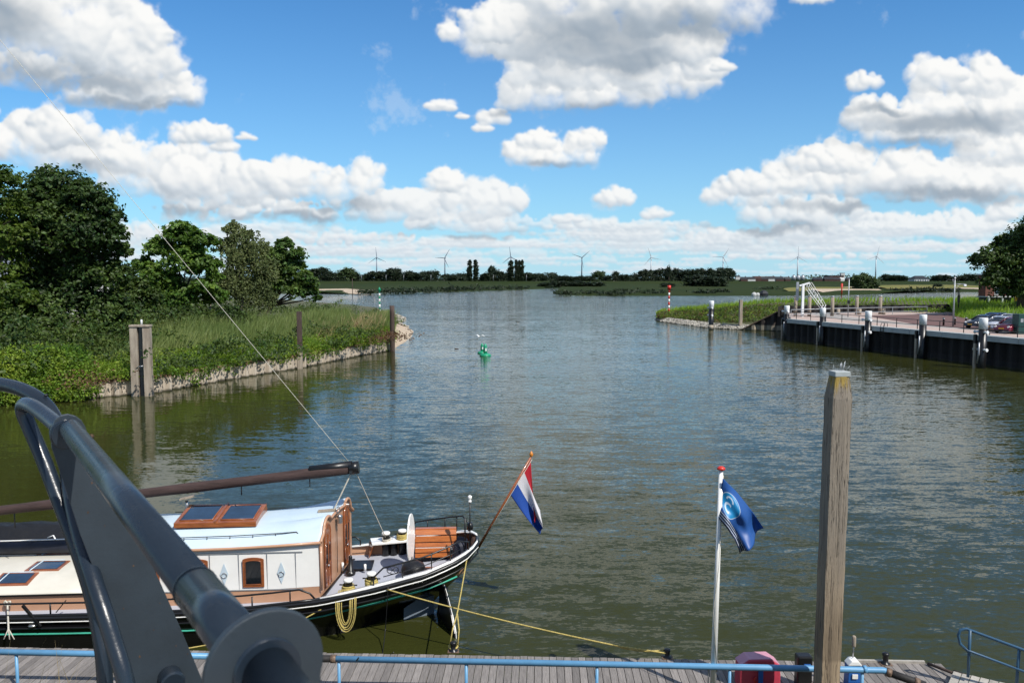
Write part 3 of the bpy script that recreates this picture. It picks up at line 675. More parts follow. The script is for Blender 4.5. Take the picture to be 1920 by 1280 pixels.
for px,py,n,r in [(430,650,50,1.),(505,640,30,.8),(600,625,26,.8),(655,628,20,.6),(690,622,24,.6),(350,675,40,.9),(545,655,20,.6),(470,668,24,.7),(630,640,18,.5)]:
    c=G(px,py,2.6)
    for _ in range(n): C.append((c.x+random.gauss(0,r),c.y+random.gauss(0,r*2),2.3+abs(random.gauss(0,.55))))
leafcloud('weed_clumps',C,.38,16,.11,'shrub',label='darker weed clumps standing among the reeds of the left bank',cat='weeds')
# low shrubs on the river side and on the point
C=[]
for px,py,z,r,n in [(560,578,3.2,3.,60),(600,578,3.,3.,60),(640,582,2.8,2.6,50),(470,590,3.2,3,60),(330,608,3,2.5,70),(300,625,2.8,2.,60),(380,612,3.,2.,50),(700,592,2.3,1.6,60),(715,597,2,1.2,40),(180,640,2.6,2.5,80),(250,650,2.4,2,60)]:
    c=G(px,py,z)
    for _ in range(n): C.append((c.x+random.gauss(0,r),c.y+random.gauss(0,r),z-1+abs(random.gauss(0,.8))))
for px,py,r,n in [(60,640,3,150),(120,650,3,150),(20,655,3,150),(180,628,3,130),(240,620,3,130),(300,600,3.2,130),(350,592,3,100),(395,588,3,100),(440,580,3,100),(-60,650,3,100)]:
    c=G(px,py,3.)
    for _ in range(n): C.append((c.x+random.gauss(0,r),c.y+random.gauss(0,r),1.9+abs(random.gauss(0,1.4))))
leafcloud('low_shrubs',C,.6,26,.15,'shrub',label='low mixed green shrubs along the back of the left bank',cat='shrubs')
# green of the mole
def mp(u,t): 
    i=min(199,max(0,int(u*199))); return resample_NM[i].lerp(resample_FM[i],t)
P=[];C=[];C2=[]
for _ in range(26000):
    u=random.random()**1.4; t=random.uniform(.2,.8)
    if u<.06 and random.random()<.6: continue
    if u<.36 and t<.44: continue
    if 1: p=mp(u,t); P.append((p.x,p.y,zmole(t,u)-.05))
P=[p for p in P if not(p[0]>43 and p[1]<118)]
blades('wild_grass',P,.75,.07,.25,'grassb',label='long grass on the crest of the right mole and dike',cat='grass')
for _ in range(2900):
    u=random.uniform(.02,.36); t=random.uniform(.14,.42); p=mp(u,t); C.append((p.x,p.y,zmole(t,u)+.15))
leafcloud('wild_herbs',C[::2],.4,10,.12,'shrub',label='dark green herbs on the slope of the right mole',cat='herbs')
leafcloud('wild_herbs',C[1::2],.4,10,.12,'vine',label='brighter green herbs mixed over the slope of the right mole',cat='herbs')
for _ in range(420):
    u=random.uniform(.02,.22); t=random.uniform(.13,.42); p=mp(u,t); C2.append((p.x,p.y,zmole(t,u)+.22))
leafcloud('brown_dock',C2,.4,9,.11,'brownleaf',label='reddish brown herbs near the point of the right mole',cat='herbs')
# grassed slope right of the road
mb=MB(); a0=[Vector((62,112,QZ-.1)),Vector((58,100,QZ-.1)),Vector((56,93,QZ-.1)),Vector((60,88,QZ-.1)),Vector((110,86,QZ-.1))]; b0=[Vector((72,133,4.1)),Vector((74,133,4.3)),Vector((78,134,4.4)),Vector((86,135,4.4)),Vector((150,150,4.4))]
a0=resample(a0,30); b0=resample(b0,30); mb.grid([[tuple(a0[i].lerp(b0[i],t)+Vector((0,0,math.sin(t*3.1)*.5))) for i in range(30)] for t in (0,.1,.25,.45,.7,1)]); mb.build('grass_slope',MT['lawn'],kind='structure')
P=[]
for _ in range(16000):
    i=random.random()*28.9; t=random.random(); j=int(i); p=a0[j].lerp(a0[j+1],i-j).lerp(b0[j].lerp(b0[j+1],i-j),t); P.append((p.x,p.y,p.z+math.sin(t*3.1)*.45))
blades('wild_grass',P,.6,.07,.3,'grassb',label='rough grass on the slope right of the red brick road',cat='grass')
C=[(random.uniform(62,78),random.uniform(122,129),QZ+abs(random.gauss(0,.4))) for _ in range(160)]
leafcloud('wild_herbs',C,.5,14,.12,'vine',label='bright herbs growing at the foot of the black retaining wall',cat='herbs')
def GX(px,Y): return D(px,560,Y).x
tree('chestnut_tree',Vector((GX(1915,112),112,4.0)),LP([(1895,465,32),(1935,455,48),(1860,490,34),(1900,500,50),(1960,480,60),(1870,525,32),(1935,540,50),(1850,485,15),(1990,430,60),(1895,540,36)],112,1.),'dleaf',3600,15,.22,.16,tr=.5,label='large dark tree at the right edge above the parked cars',cat='tree')
# riprap around the mole and the sandy tip
def stones(name,path,n,w,r0,r1,z0,z1,mat,**k):
    P=resample(path,300); Vs=[];Fs=[]
    base=[(1,0,0),(-1,0,0),(0,1,0),(0,-1,0),(0,0,1),(0,0,-1),(.6,.6,.6),(-.6,.6,.6),(.6,-.6,.6),(-.6,-.6,.6)]
    f6=[(6,0,4),(6,4,2),(6,2,0),(7,2,4),(7,4,1),(7,1,2),(8,4,0),(8,0,3),(8,3,4),(9,4,3),(9,3,1),(9,1,4),(0,2,5),(2,1,5),(1,3,5),(3,0,5)]
    for _ in range(n):
        i=random.randrange(299); p=P[i].lerp(P[i+1],random.random()); d=(P[i+1]-P[i]).normalized(); t=random.random()
        c=p+Vector((-d.y,d.x,0))*t*w; z=lerp(z0,z1,t); s=random.uniform(r0,r1); M_=Matrix.Rotation(random.random()*6,3,'Z')
        b=len(Vs)
        for v in base: q=M_@Vector((v[0]*s*random.uniform(.7,1.2),v[1]*s*random.uniform(.7,1.2),v[2]*s*.6)); Vs.append((c.x+q.x,c.y+q.y,z+q.z))
        Fs+=[(b+a_,b+b_,b+c_) for a_,b_,c_ in f6]
    return fast(name,Vs,Fs,MT[mat],kind='stuff',**k)
stones('riprap',[resample_FM[0],resample_NM[0]]+[G(x,y,0) for x,y in [(1240,603),(1262,606),(1330,615),(1398,618.5)]],1500,1.4,.12,.34,.0,.65,'stone',label='pale riprap stones along the foot of the right mole',cat='stones')
stones('riprap',[G(x,y,0) for x,y in [(768,614),(748,607),(757,602),(762,597),(745,592),(718,588)]],420,1.6,.12,.4,.0,.7,'stone',label='pale stones around the river side of the sandy beach',cat='stones')
# ---------------------------------------------------------------- far side: trees
def proto_round(seed,rx=.5,n=150,size=.035):
    global rng
    lob=[(0,0,.55,rx*.85,rx*.85,.42),(0,0,.22,rx*.8,rx*.8,.22)]+[(math.cos(a)*rx*.45,math.sin(a)*rx*.45,random.uniform(.35,.75),rx*.45,rx*.45,.22) for a in [random.random()*6.28 for _ in range(5)]]
    V,F=crown(lob,n,14,size,.22); me=fast('crown',V,F,None).data
    o=[x for x in bpy.data.objects if x.data is me][0]; bpy.data.objects.remove(o); return me
def proto_col(n=200):
    V,F=crown([(rng.normal()*.012,rng.normal()*.012,.06+.075*i,.085*(.6+.4*math.sin(min(3.0,.5+i*.24))),.085*(.6+.4*math.sin(min(3.,.5+i*.24))),.12) for i in range(12)],n*2,10,.026,.22); me=fast('crown',V,F,None).data
    o=[x for x in bpy.data.objects if x.data is me][0]; bpy.data.objects.remove(o); return me
PR=[proto_round(i,.5,260,.045) for i in range(4)]+[proto_round(9,.34,120)]; PC=proto_col()
tm=MB().tube([(0,0,0),(0,0,.45)],[.03,.018],6); tmo=tm.build('trunk',MT['bark']); TM=tmo.data; bpy.data.objects.remove(tmo)
PRF={}
def far_tree(px,top,hw,Y,base,kind,mat,label,group,name='field_tree'):
    p=D(px,base,Y); h=D(px,top,Y).z-p.z
    e=empty(name,p,label=label,cat='tree',group=group)
    src=PC if kind=='col' else PR[random.randrange(4)] if kind=='round' else PR[4]
    key=(src.name,mat)
    if key not in PRF:
        m2=src.copy(); m2.materials.clear(); m2.materials.append(MT[mat]); PRF[key]=m2
    o=bpy.data.objects.new('crown',PRF[key]); col.objects.link(o); o.parent=e
    w=hw*Y/FP; o.scale=(w/.5*.95,w/.5*.95,h) if kind!='col' else (w/.085*.9,w/.085*.9,h)
    if kind=='round' : o.scale=(w/.48,w/.48,h*1.04)
    o.rotation_euler=(0,0,random.random()*6)
    t=bpy.data.objects.new('trunk',TM); col.objects.link(t); t.parent=e; t.scale=(h*.8,h*.8,h)
    return e
TB=[(706,'leftmost wind turbine'),(834,'second wind turbine from the left'),(958,'third wind turbine from the left'),(1091,'fourth wind turbine from the left'),(1221,'fourth wind turbine from the right'),(1356,'third wind turbine from the right'),(1496,'second wind turbine from the right'),(1643,'rightmost wind turbine')]
ORD=['first','second','third','fourth','fifth','sixth','seventh','eighth','ninth','tenth','eleventh','twelfth']
cnt={}
FT=[(572,506,12),(585,504,14),(602,501,17),(618,508,10),(632,511,9),(650,502,15,'L'),(666,508,10),(678,515,8),(692,511,11),(708,508,14),(722,508,11),(738,502,14),(752,512,8),(770,508,15),(786,512,9),(800,508,12),(815,506,9),(836,513,7),(848,514,9),(866,511,12),(906,513,7),(924,498,8),(915,510,9),(934,506,12),(948,511,7),(992,511,14),(1008,512,12),(1020,516,7),(1036,511,8),(1050,517,10),(1062,516,10),(1076,518,10),(1092,517,9),(1106,517,10),(1122,508,12,'L'),(1138,516,8),(1153,508,7),(1170,514,9),(1182,518,8),(1192,513,8),(1207,505,10),(1222,506,10),(1238,503,10),(1253,500,7),(1266,503,10),(1281,505,12),(1296,504,12),(1312,503,13),(1331,502,9),(1345,504,11),(1358,501,14),(1371,507,8),
 (1662,514,11),(1676,515,12),(1690,516,10),(1752,516,8),(1763,515,9),(1775,515,8),(1790,517,8),(1805,516,9),(1820,513,11),(1835,514,9)]
for f in sorted(FT):
    px,top,hw=f[:3]; i=min(range(8),key=lambda j:abs(TB[j][0]-px)); side='right' if px>=TB[i][0] else 'left'
    cnt.setdefault((i,side),[]).append(f)
for (i,side),lst in cnt.items():
    lst.sort(key=lambda f:abs(f[0]-TB[i][0]))
    for k_,f in enumerate(lst):
        lt=len(f)>3
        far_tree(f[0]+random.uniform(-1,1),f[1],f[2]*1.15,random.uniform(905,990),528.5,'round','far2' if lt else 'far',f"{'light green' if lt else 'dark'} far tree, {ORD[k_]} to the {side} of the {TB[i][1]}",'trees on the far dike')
far_tree(1254,494,6,900,528,'slim','far','tall narrow dark tree rising above the wood right of the red beacon top','trees on the far dike')
for px,top,hw,lb in [(881,487,5,'left one of the pair of dark poplars between the second and third wind turbines'),(892,487,5,'right one of the pair of dark poplars between the second and third wind turbines'),(958,488,6,'dark poplar standing right under the third wind turbine'),(968,487,4,'left one of the three close poplars right of the third wind turbine'),(973.5,488,4,'middle one of the three close poplars right of the third wind turbine'),(979,487,4,'right one of the three close poplars right of the third wind turbine')]:
    far_tree(px,top,hw,900,528,'col','far',lb,'poplars on the far dike','poplar_tree')
# bushes on the meadow, nearer
for k_,(px,top,hw,base,Y,lb) in enumerate([(1320,514,24,541,640,'broad dark tree mass on the meadow left of the third turbine from the right'),(1345,518,17,541,630,'lower dark tree on the meadow below the third turbine from the right'),(1298,516,18,539,650,'dark tree on the meadow left end of the nearer clump'),(1252,530,13,545,600,'round black bush right behind the red beacon top'),(1048,526,16,541,640,'left dark bush behind the point of the far meadow'),(1078,526,20,541,640,'middle dark bush behind the point of the far meadow'),(1112,528,20,541,640,'right dark bush behind the point of the far meadow'),(1020,529,12,540,660,'small dark bush at the end of the river channel')]):
    far_tree(px,top,hw*1.1,Y,base,'round','far',lb,'bushes on the far meadow','meadow_bush')
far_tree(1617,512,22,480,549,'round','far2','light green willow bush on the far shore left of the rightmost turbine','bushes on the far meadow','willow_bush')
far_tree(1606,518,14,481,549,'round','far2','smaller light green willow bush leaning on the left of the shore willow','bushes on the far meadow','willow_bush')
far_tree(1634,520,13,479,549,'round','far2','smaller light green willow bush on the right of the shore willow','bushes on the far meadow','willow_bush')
far_tree(1757,531,9,560,545,'round','far','round bush on the sunlit beach left of the street lamp','bushes on the far meadow','meadow_bush')
C=[]
for px,py,r in [(728,547,4),(742,546,5),(756,547,3),(690,548,3),(820,544,8),(845,543.5,7),(870,543,6),(900,542,7),(905,541,7),(940,541,6),(970,540,5),(800,545,5),(775,546,4),(1175,548,3),(1220,549,4),(1170,547,3),(1110,549,3),(1345,548,3),(1320,549,3),(1440,543,4),(1690,545,4),(1735,544,5),(1780,544,4),(1150,550,3),(1060,550,3)]:
    c=G(px,py+1,.8)
    for _ in range(26): C.append((c.x+random.gauss(0,r),c.y+random.gauss(0,3),1+abs(random.gauss(0,r*.16))))
leafcloud('shore_scrub',C,1.2,12,.55,'far',label='dark scrub dotted along the shore of the far meadow',cat='scrub')
C=[(x,random.uniform(1700,1800),3+random.random()*(9+4*math.sin(x*.02)+3*math.sin(x*.07))) for x in np.linspace(560,1500,1500)]
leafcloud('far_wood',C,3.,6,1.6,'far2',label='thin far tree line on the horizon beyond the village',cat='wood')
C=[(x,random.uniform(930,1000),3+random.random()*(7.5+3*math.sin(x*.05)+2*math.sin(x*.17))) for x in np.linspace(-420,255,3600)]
leafcloud('far_wood',C,1.8,9,.8,'far',label='dark undergrowth closing the gaps between the trees on the far dike',cat='wood')

# ---------------------------------------------------------------- the barge
SA=R(4); S0=Vector((-.84,18.98,0)); SN=(math.sin(SA),-math.cos(SA))
barge=empty('barge',S0,R(184),label='traditional black sailing barge with pale roofs and tan cabin moored beside the jetty',cat='boat')
def SW_(s,t,z): # ship coordinates (s forward, t towards the jetty) to world
    return Vector((S0.x-s*math.cos(SA)+t*math.sin(SA),S0.y-s*math.sin(SA)-t*math.cos(SA),z))
def interp(P,x):
    if x<=P[0][0]: return P[0][1]
    for (a,p),(b,q) in zip(P,P[1:]):
        if x<=b:
            t=(x-a)/(b-a); return p+(q-p)*t
    return P[-1][1]
BM=[(0,.28),(.12,.62),(.3,.86),(.6,1.10),(1.2,1.38),(2.3,1.56),(3.5,1.68),(5,1.74),(14,1.74),(17,1.45),(19,.9),(20,.2)]
ZR=[(0,1.72),(.5,1.56),(1.2,1.38),(2.35,1.16),(3.5,.98),(5,.86),(8,.80),(14,.85),(20,1.5)]
WB=[(0,.02),(.9,.03),(1.4,.35),(2.2,.85),(3.2,1.28),(4.5,1.58),(6,1.70),(14,1.70),(17,1.2),(19,.5),(20,.05)]
ss=[0,.06,.12,.2,.3,.45,.6,.9,1.2,1.6,2,2.5,3,3.6,4.4,5.4,7,9,11,14,16,17.5,18.5,19.4,20]
def hullrow(s,side):
    b=interp(BM,s); w=interp(WB,s); zr=interp(ZR,s)
    rk=max(0.,1.25-s*.42)
    k=interp([(0,.72),(1.2,.80),(3.5,.93),(6,.98),(16,.98),(19,.7)],s); k2=interp([(0,.25),(1.2,.34),(3.5,.68),(6,.93),(16,.93),(19,.4)],s)
    return [(s,side*b,zr),(s+rk*.05,side*(b*.99+.01),zr-.24),(s+rk*.30,side*max(w,b*k),lerp(0,zr,.55)),(s+rk*.70,side*max(w,b*k2),lerp(0,zr,.24)),(s+rk,side*w,-.02),(s+rk,side*w*.8,-.5)]
mb=MB()
for side in(1,-1): mb.grid([hullrow(s,side) for s in ss])
mb.add(hullrow(0,1)+hullrow(0,-1),[(i,i+1,i+7,i+6) for i in range(5)])
mb.build('hull',MT['tar'],barge)
def along(off,zoff,s0,s1,n=40,side=1):
    out=[]
    for i in range(n+1):
        s=lerp(s0,s1,i/n); out.append((s,side*(interp(BM,s)+off),interp(ZR,s)+zoff))
    return out
def curve_near(off,zoff,s0,s1,n=40):
    return along(off,zoff,s0,s1,n)
full=lambda off,z: along(off,z,18,0,70,1)+along(off,z,0,18,70,-1)
# deck and bulwark inside, cap rail, stripes
dk=lambda s: interp([(0,1.12),(1.2,.98),(2.5,.87),(3.6,.80),(5,.74),(20,.74)],s)
kb=lambda s: interp([(0,.5),(.5,.66),(1.5,.86),(3,.955),(5,.975),(20,.975)],s)
mb=MB(); mb.grid([[(s,-interp(BM,s)*kb(s),dk(s)),(s,0,dk(s)+.03),(s,interp(BM,s)*kb(s),dk(s))] for s in ss[4:]]); mb.build('deck',MT['deckgrey'],barge)
mb=MB()
for side in(1,-1): mb.grid([[(s,side*(interp(BM,s)-.035),interp(ZR,s)-.01) for s in ss if s<18],[(max(s,.3),side*interp(BM,s)*kb(s),dk(s)-.01) for s in ss if s<18]])
mb.build('inner_bulwark',MT['tan'],barge)
mb=MB()
for side in(1,-1): mb.grid([[(s,side*(interp(BM,s)*(kb(s)*.3+.7)-.05),interp(ZR,s)-.012) for s in ss if .1<s<2.2],[(max(s,.3),side*(interp(BM,s)*kb(s)-.03),dk(s)) for s in ss if .1<s<2.2]])
mb.build('stern_lining',MT['black'],barge)
mb=MB()
for side in(1,-1):
    wd=lambda s: interp([(0,.14),(1.2,.17),(2.6,.16),(3.4,.04),(20,.04)],s)
    r1=[(s,side*(interp(BM,s)+.02),interp(ZR,s)+.018) for s in ss if s<3.7]; r2=[(s,side*(interp(BM,s)-wd(s)),interp(ZR,s)+.018) for s in ss if s<3.7]
    mb.grid([r1,r2]); 
mb.build('cap_rail',MT['wpaint'],barge,solid=.03)
mb=MB(); mb.tube(along(-.0,.01,3.5,18,30,1),.035,8); mb.tube(along(-.0,.01,3.5,18,30,-1),.035,8); mb.tube(full(.03,-.04),.045,8); mb.tube(full(.02,-.26),.022,6); mb.build('rubbing_strake',MT['black'],barge)
mb=MB(); mb.tube(full(.035,-.115),.016,6); mb.build('white_stripe',MT['wpaint'],barge)
def stripe_pts():
    out=[]
    for i in range(61):
        s=lerp(.5,18,i/60); zr=interp(ZR,s); z=interp([(0,1.25),(1.2,.98),(2.34,.76),(4,.47),(6.3,.38),(9,.40),(20,.6)],s)
        b=interp(BM,s);w=interp(WB,s); R_=hullrow(s,1)
        # point on the hull side at height z
        t=R_[0][1]
        for a_,b_ in zip(R_,R_[1:]):
            if b_[2]<=z<=a_[2]: t=lerp(b_[1],a_[1],(z-b_[2])/max(1e-6,a_[2]-b_[2])); break
        out.append((s,t+.012,z))
    return out
mb=MB(); sp_=stripe_pts(); mb.tube(sp_,.020,6); mb.build('green_stripe',MT['green'],barge)
# rudder: hinge post and turned blade
mb=MB(); mb.bar((1.0,.28,-.3),(.75,.33,.95),.05,.10); 
M_=Matrix.Rotation(R(0),3,'Z')
blade=[(.86,.36,1.0),(.80,.62,.93),(.70,.95,.74),(.58,1.35,.42),(.50,1.62,.10),(.46,1.75,-.35),(.86,.4,-.5)]
mb.prism(blade,(.07,.02,0)); rd=mb.build('rudder',MT['black'],barge,bev=.01)
mb=MB(); mb.tube([(p[0]+.03,p[1]+.01,p[2]+.012) for p in blade[1:6]],.009,6); mb.build('edge_strip',MT['wpaint'],rd)
mb=MB(); mb.prism([(1.05,.30,.62),(1.75,.62,.28),(1.75,.62,-.2),(1.05,.30,-.2)],(0,-.03,0)); mb.build('skeg',MT['turbd'],barge)
# cabin
cs0,cs1=3.58,8.15; hw=1.22
def zb_(s): return interp([(3.5,.80),(5,.74),(9,.74)],s)
def zt_(s): return interp([(3.5,2.12),(5,2.03),(8.2,1.98)],s)
tilt=.0
mb=MB(); mb.grid([[(cs0,hw,zb_(cs0)-.02),(cs0,hw,zb_(cs0)+.31)],[(cs1,hw,zb_(cs1)-.02),(cs1,hw,zb_(cs1)+.31)]],False)
mb.grid([[(cs0,-hw,zb_(cs0)-.02),(cs0,-hw,zb_(cs0)+.22)],[(cs1,-hw,zb_(cs1)-.02),(cs1,-hw,zb_(cs1)+.22)]],False)
mb.build('cabin_plinth',MT['tan'],barge)
mb=MB()
def round_corner(ext):
    pass
for side in (1,-1):
    mb.grid([[(s,side*(hw+.004),zb_(s)+.31),(s,side*(hw-.03),zt_(s))] for s in (cs0,4.5,5.5,7,cs1)],False)
mb.grid([[(cs1,-hw,zb_(cs1)-.02),(cs1,-hw,zt_(cs1))],[(cs1,hw,zb_(cs1)-.02),(cs1,hw,zt_(cs1))]],False)
mb.build('cabin_wall',MT['wpaint'],barge)
# roof: curved across, with two arched humps over the doors at the after end
def roofz(t,s):
    c=zt_(s)+.36*(1-(abs(t)/hw)**2.6); return c
ts=[-hw-.0,-1.16,-1.05,-.9,-.7,-.45,-.2,0,.2,.45,.7,.9,1.05,1.16,hw]
def endz(t):
    "outline of the aft end, arches over the two doors"
    z=roofz(t,cs0)
    for c in(.72,-.72):
        d=abs(t-c)
        if d<.29: z=max(z,zt_(cs0)+.12+.32*math.sqrt(1-(d/.29)**2))
    return z
ts2=sorted(set([round(x,3) for x in list(np.linspace(-hw,hw,49))]))
rows=[]
for s in (cs0-.03,cs0+.05,cs0+.35,cs0+.9,cs0+1.6,cs0+2.6,cs0+3.6,cs1+.03):
    k=max(0,1-(s-cs0)/1.3)**1.5
    rows.append([(s,t*1.015,lerp(roofz(t,s),endz(t),k)) for t in ts2])
mb=MB(); mb.grid(rows); mb.build('cabin_roof',MT['bluewhite'],barge,solid=.02)
mb=MB()
bot=[(cs0-.0,t,zb_(cs0)-.02) for t in ts2]; topp=[(cs0-.0,t,endz(t)-.012) for t in ts2]; mb.grid([bot,topp],False); mb.build('end_wall',MT['tan'],barge)
mb=MB(); mb.tube([(cs0-.045,t*1.02,endz(t)) for t in ts2],.034,8)
for side in(1,-1): mb.tube([(s,side*(hw+.02),zt_(s)-.005) for s in (cs0-.05,4.5,5.5,7,cs1)],.034,8)
mb.build('roof_moulding',MT['tan'],barge)
mb=MB(); mb.tube([(cs0-.04,hw+.01,zb_(cs0)+.22),(cs0-.04,hw-.015,zt_(cs0)-.1)],.03,8); mb.build('corner_post',MT['tan'],barge)
mb=MB(); mb.bar((cs0-.05,-hw,zb_(cs0)+.03),(cs0-.05,hw,zb_(cs0)+.03),.06,.07); mb.build('foot_strip',MT['black'],barge)
# doors
for c in(.72,-.72):
    w=.20; zb=zb_(cs0)+.14; zt=zt_(cs0)+.02
    arch=[(cs0-.012,c-w,zb),(cs0-.012,c-w,zt)]+[(cs0-.012,c-w*math.cos(a),zt+.24*math.sin(a)) for a in np.linspace(.15,math.pi-.15,11)]+[(cs0-.012,c+w,zt),(cs0-.012,c+w,zb)]
    mb=MB(); mb.prism(arch,(-.025,0,0)); d=mb.build('door',MT['wood'],barge,bev=.004)
    mb=MB()
    for h in(-1,1):
        for za,zz in((.10,.42),(.50,1.02)):
            for q in(0,1):
                pass
            o=.03; mb.tube([(cs0-.042,c+h*.04,zb+za),(cs0-.042,c+h*.16,zb+za),(cs0-.042,c+h*.16,zb+zz),(cs0-.042,c+h*.04,zb+zz),(cs0-.042,c+h*.04,zb+za)],.010,5)
    mb.box((cs0-.045,c,(zb+zt)/2),(.02,.025,zt-zb)); mb.tube([(cs0-.03,p[1],p[2]) for p in arch],.022,6)
    mb.build('panelling',MT['wood'],d)
    mb=MB()
    for h in(-1,1): mb.prism([(cs0-.040,c+h*.05,zb+.54),(cs0-.040,c+h*.15,zb+.54),(cs0-.040,c+h*.15,zb+.98),(cs0-.040,c+h*.05,zb+1.0)],(-.004,0,0))
    mb.build('door_pane',MT['glass'],d)
    mb=MB(); mb.lathe((cs0-.06,c+.04,zb+.48),[(.02,-.02),(.028,0),(.02,.02)],8); mb.build('handle',MT['steel'],d)
# side windows, panel seams, diamonds with rings
def sidewin(s,z0,z1,w):
    t=hw+.012; rise=.055
    out=[(s-w,t,z0),(s-w,t,z1-rise)]+[(s-w*math.cos(a),t,z1-rise+rise*math.sin(a)) for a in np.linspace(.3,math.pi-.3,7)]+[(s+w,t,z1-rise),(s+w,t,z0)]
    f=MB().prism(out,(0,.02,0)).build('window',MT['wood'],barge,bev=.006)
    k=.80; cz=(z0+z1)/2+.02
    inn=[(s+(p[0]-s)*.74,t+.021,cz+(p[2]-cz)*.80) for p in out]
    MB().prism(inn,(0,.004,0)).build('pane',MT['glass'],f)
    MB().tube([(p[0],t+.024,p[2]) for p in inn]+[(inn[0][0],t+.024,inn[0][2])],.010,5).build('bead',MT['wood'],f)
for s in (5.03,6.25,7.3): sidewin(s,1.13,1.81 if s<6 else 1.80,.235)
for s,zc in((4.42,1.44),(5.67,1.44),(6.85,1.44)):
    t=hw+.006
    d=MB().prism([(s,t,zc-.25),(s-.09,t,zc+.0),(s,t,zc+.25),(s+.09,t,zc+.0)],(0,.006,0)).build('diamond',MT['bluewhite'],barge)
    MB().tube([(s+.055*math.cos(a),t+.014,zc-.03+.055*math.sin(a)) for a in np.linspace(0,6.283,17)],.008,5).build('ring',MT['steel'],d)
mb=MB()
for s in (4.1,4.73,5.35,5.98,6.6,7.2): 
    mb.box((s,hw+.0,1.47),(.008,.012,.86))
for z in (1.06,1.90): 
    mb.box((5.6,hw+.004 if z<1.5 else hw-.018,z),(3.3,.02,.022))
mb.build('shutter_seams',MT['galv'],barge)
# skylight on the cabin roof
def skylight(s0,s1,t0,t1,z,h,slope,name='skylight',panes=2,mat='wood',gl='bglass',th=.10):
    mb=MB(); zz=lambda t: z+h+ (t0-t)*slope
    fr=[]; 
    P=[(s0,t0,zz(t0)),(s1,t0,zz(t0)),(s1,t1,zz(t1)),(s0,t1,zz(t1))]; B=[(p[0],p[1],z-.06) for p in P]
    mb.add(B+P,[(0,1,5,4),(1,2,6,5),(2,3,7,6),(3,0,4,7),(4,5,6,7)])
    o=mb.build(name,MT[mat],barge,bev=.01)
    w=(s1-s0)/panes
    for i in range(panes):
        a=s0+w*i+.10*w/1.; b_=s0+w*(i+1)-.10*w; ta=t0-.10*(t0-t1)-.02; tb=t1+.12*(t0-t1)
        MB().add([(a,ta,zz(ta)+.006),(b_,ta,zz(ta)+.006),(b_,tb,zz(tb)+.006),(a,tb,zz(tb)+.006)],[(0,1,2,3)]).build('pane',MT[gl],o)
        m2=MB(); r_=.012
        q=[(a,ta,zz(ta)+.012),(b_,ta,zz(ta)+.012),(b_,tb,zz(tb)+.012),(a,tb,zz(tb)+.012)]; m2.tube(q+[q[0]],.014,5)
        m2.build('pane_frame',MT[mat],o)
    mb=MB(); mb.bar((s0+w,t0+.01,zz(t0)+.015),(s0+w,t1,zz(t1)+.015),.05,.03) if panes>1 else mb.bar((s0,t1,zz(t1)+.01),(s1,t1,zz(t1)+.01),.04,.03)
    mb.build('glazing_bar',MT[mat],o); return o
skylight(5.08,6.92,.70,-.40,2.41,.05,.11)
# grab rails on the roof
for tt,zq in((1.02,.0),(-.98,.0)):
    mb=MB(); pts=[]
    s=4.15
    pts.append((4.08,tt,roofz(tt,4.1)+.02)); pts+= [(x,tt,roofz(tt,x)+.085) for x in (4.14,4.6,5.5,6.5,7.5)]
    mb.tube(pts,.011,6)
    for x in (4.6,5.1,5.6,6.1,6.6,7.1): mb.tube([(x,tt,roofz(tt,x)),(x,tt,roofz(tt,x)+.085)],.008,5)
    mb.build('grab_rail',MT['black'],barge)
# bronze ventilator, wooden blocks, white tackle, horn
e=MB().tube([(7.05,-.62,2.3),(7.05,-.62,2.62)],.04,8).build('flue',MT['steel'],barge)
MB().prism([(7.22,-.72,2.62),(6.92,-.78,2.68),(6.86,-.5,2.72),(7.18,-.48,2.66)],(0,0,.04)).build('flue_cap',MT['pilec'],e)
h=MB().lathe((3.72,-.72,2.42),[(.012,-.24),(.02,-.1),(.035,0),(.05,.06),(.10,.12),(.085,.12),(.03,.05)],12,M=Matrix.Rotation(R(90),3,'Y')).build('horn',MT['wpaint'],barge)
MB().bar((3.95,.12,2.50),(3.52,.08,2.52),.10,.06).build('wooden_block',MT['pilec'],barge,bev=.015)
mb=MB(); mb.lathe((3.46,.10,2.36),[(.05,-.16),(.07,-.13),(.05,-.1),(.07,-.07),(.05,-.04),(.07,0),(.03,.05)],10); mb.tube([(3.5,.10+.10*math.cos(a),2.52+.08*math.sin(a)) for a in np.linspace(0,6.28,13)],.012,5)
mb.build('tackle_block',MT['steel'],barge)
MB().tube([(3.53,.1,2.3),(3.53,.1,1.0)],.008,5).build('down_wire',MT['black'],barge)
# lower deckhouse towards the bow
def dz(t): return 1.12+.20*(1-(abs(t)/1.3)**2.2)
mb=MB(); tsd=np.linspace(-1.3,1.3,21); mb.grid([[(s,t,dz(t)) for t in tsd] for s in np.linspace(8.42,16,12)]); 
mb.build('deckhouse_roof',MT['cream'],barge,solid=.03)
mb=MB()
for side in(1,-1): mb.grid([[(8.45,side*1.27,.72),(8.45,side*1.27,1.12)],[(16,side*1.27,.72),(16,side*1.27,1.12)]],False)
mb.grid([[(8.45,t,.72) for t in tsd],[(8.45,t,dz(t)) for t in tsd]],False); mb.build('deckhouse_wall',MT['tan'],barge)
mb=MB(); mb.bar((8.4,1.30,1.10),(16,1.30,1.10),.03,.035); mb.build('roof_edge',MT['black'],barge)
mb=MB(); mb.grid([[(s,t,1.30+.0*t) for t in (.55,-.6)] for s in (8.15,8.45)]); mb.build('cabin_step',MT['wpaint'],barge)
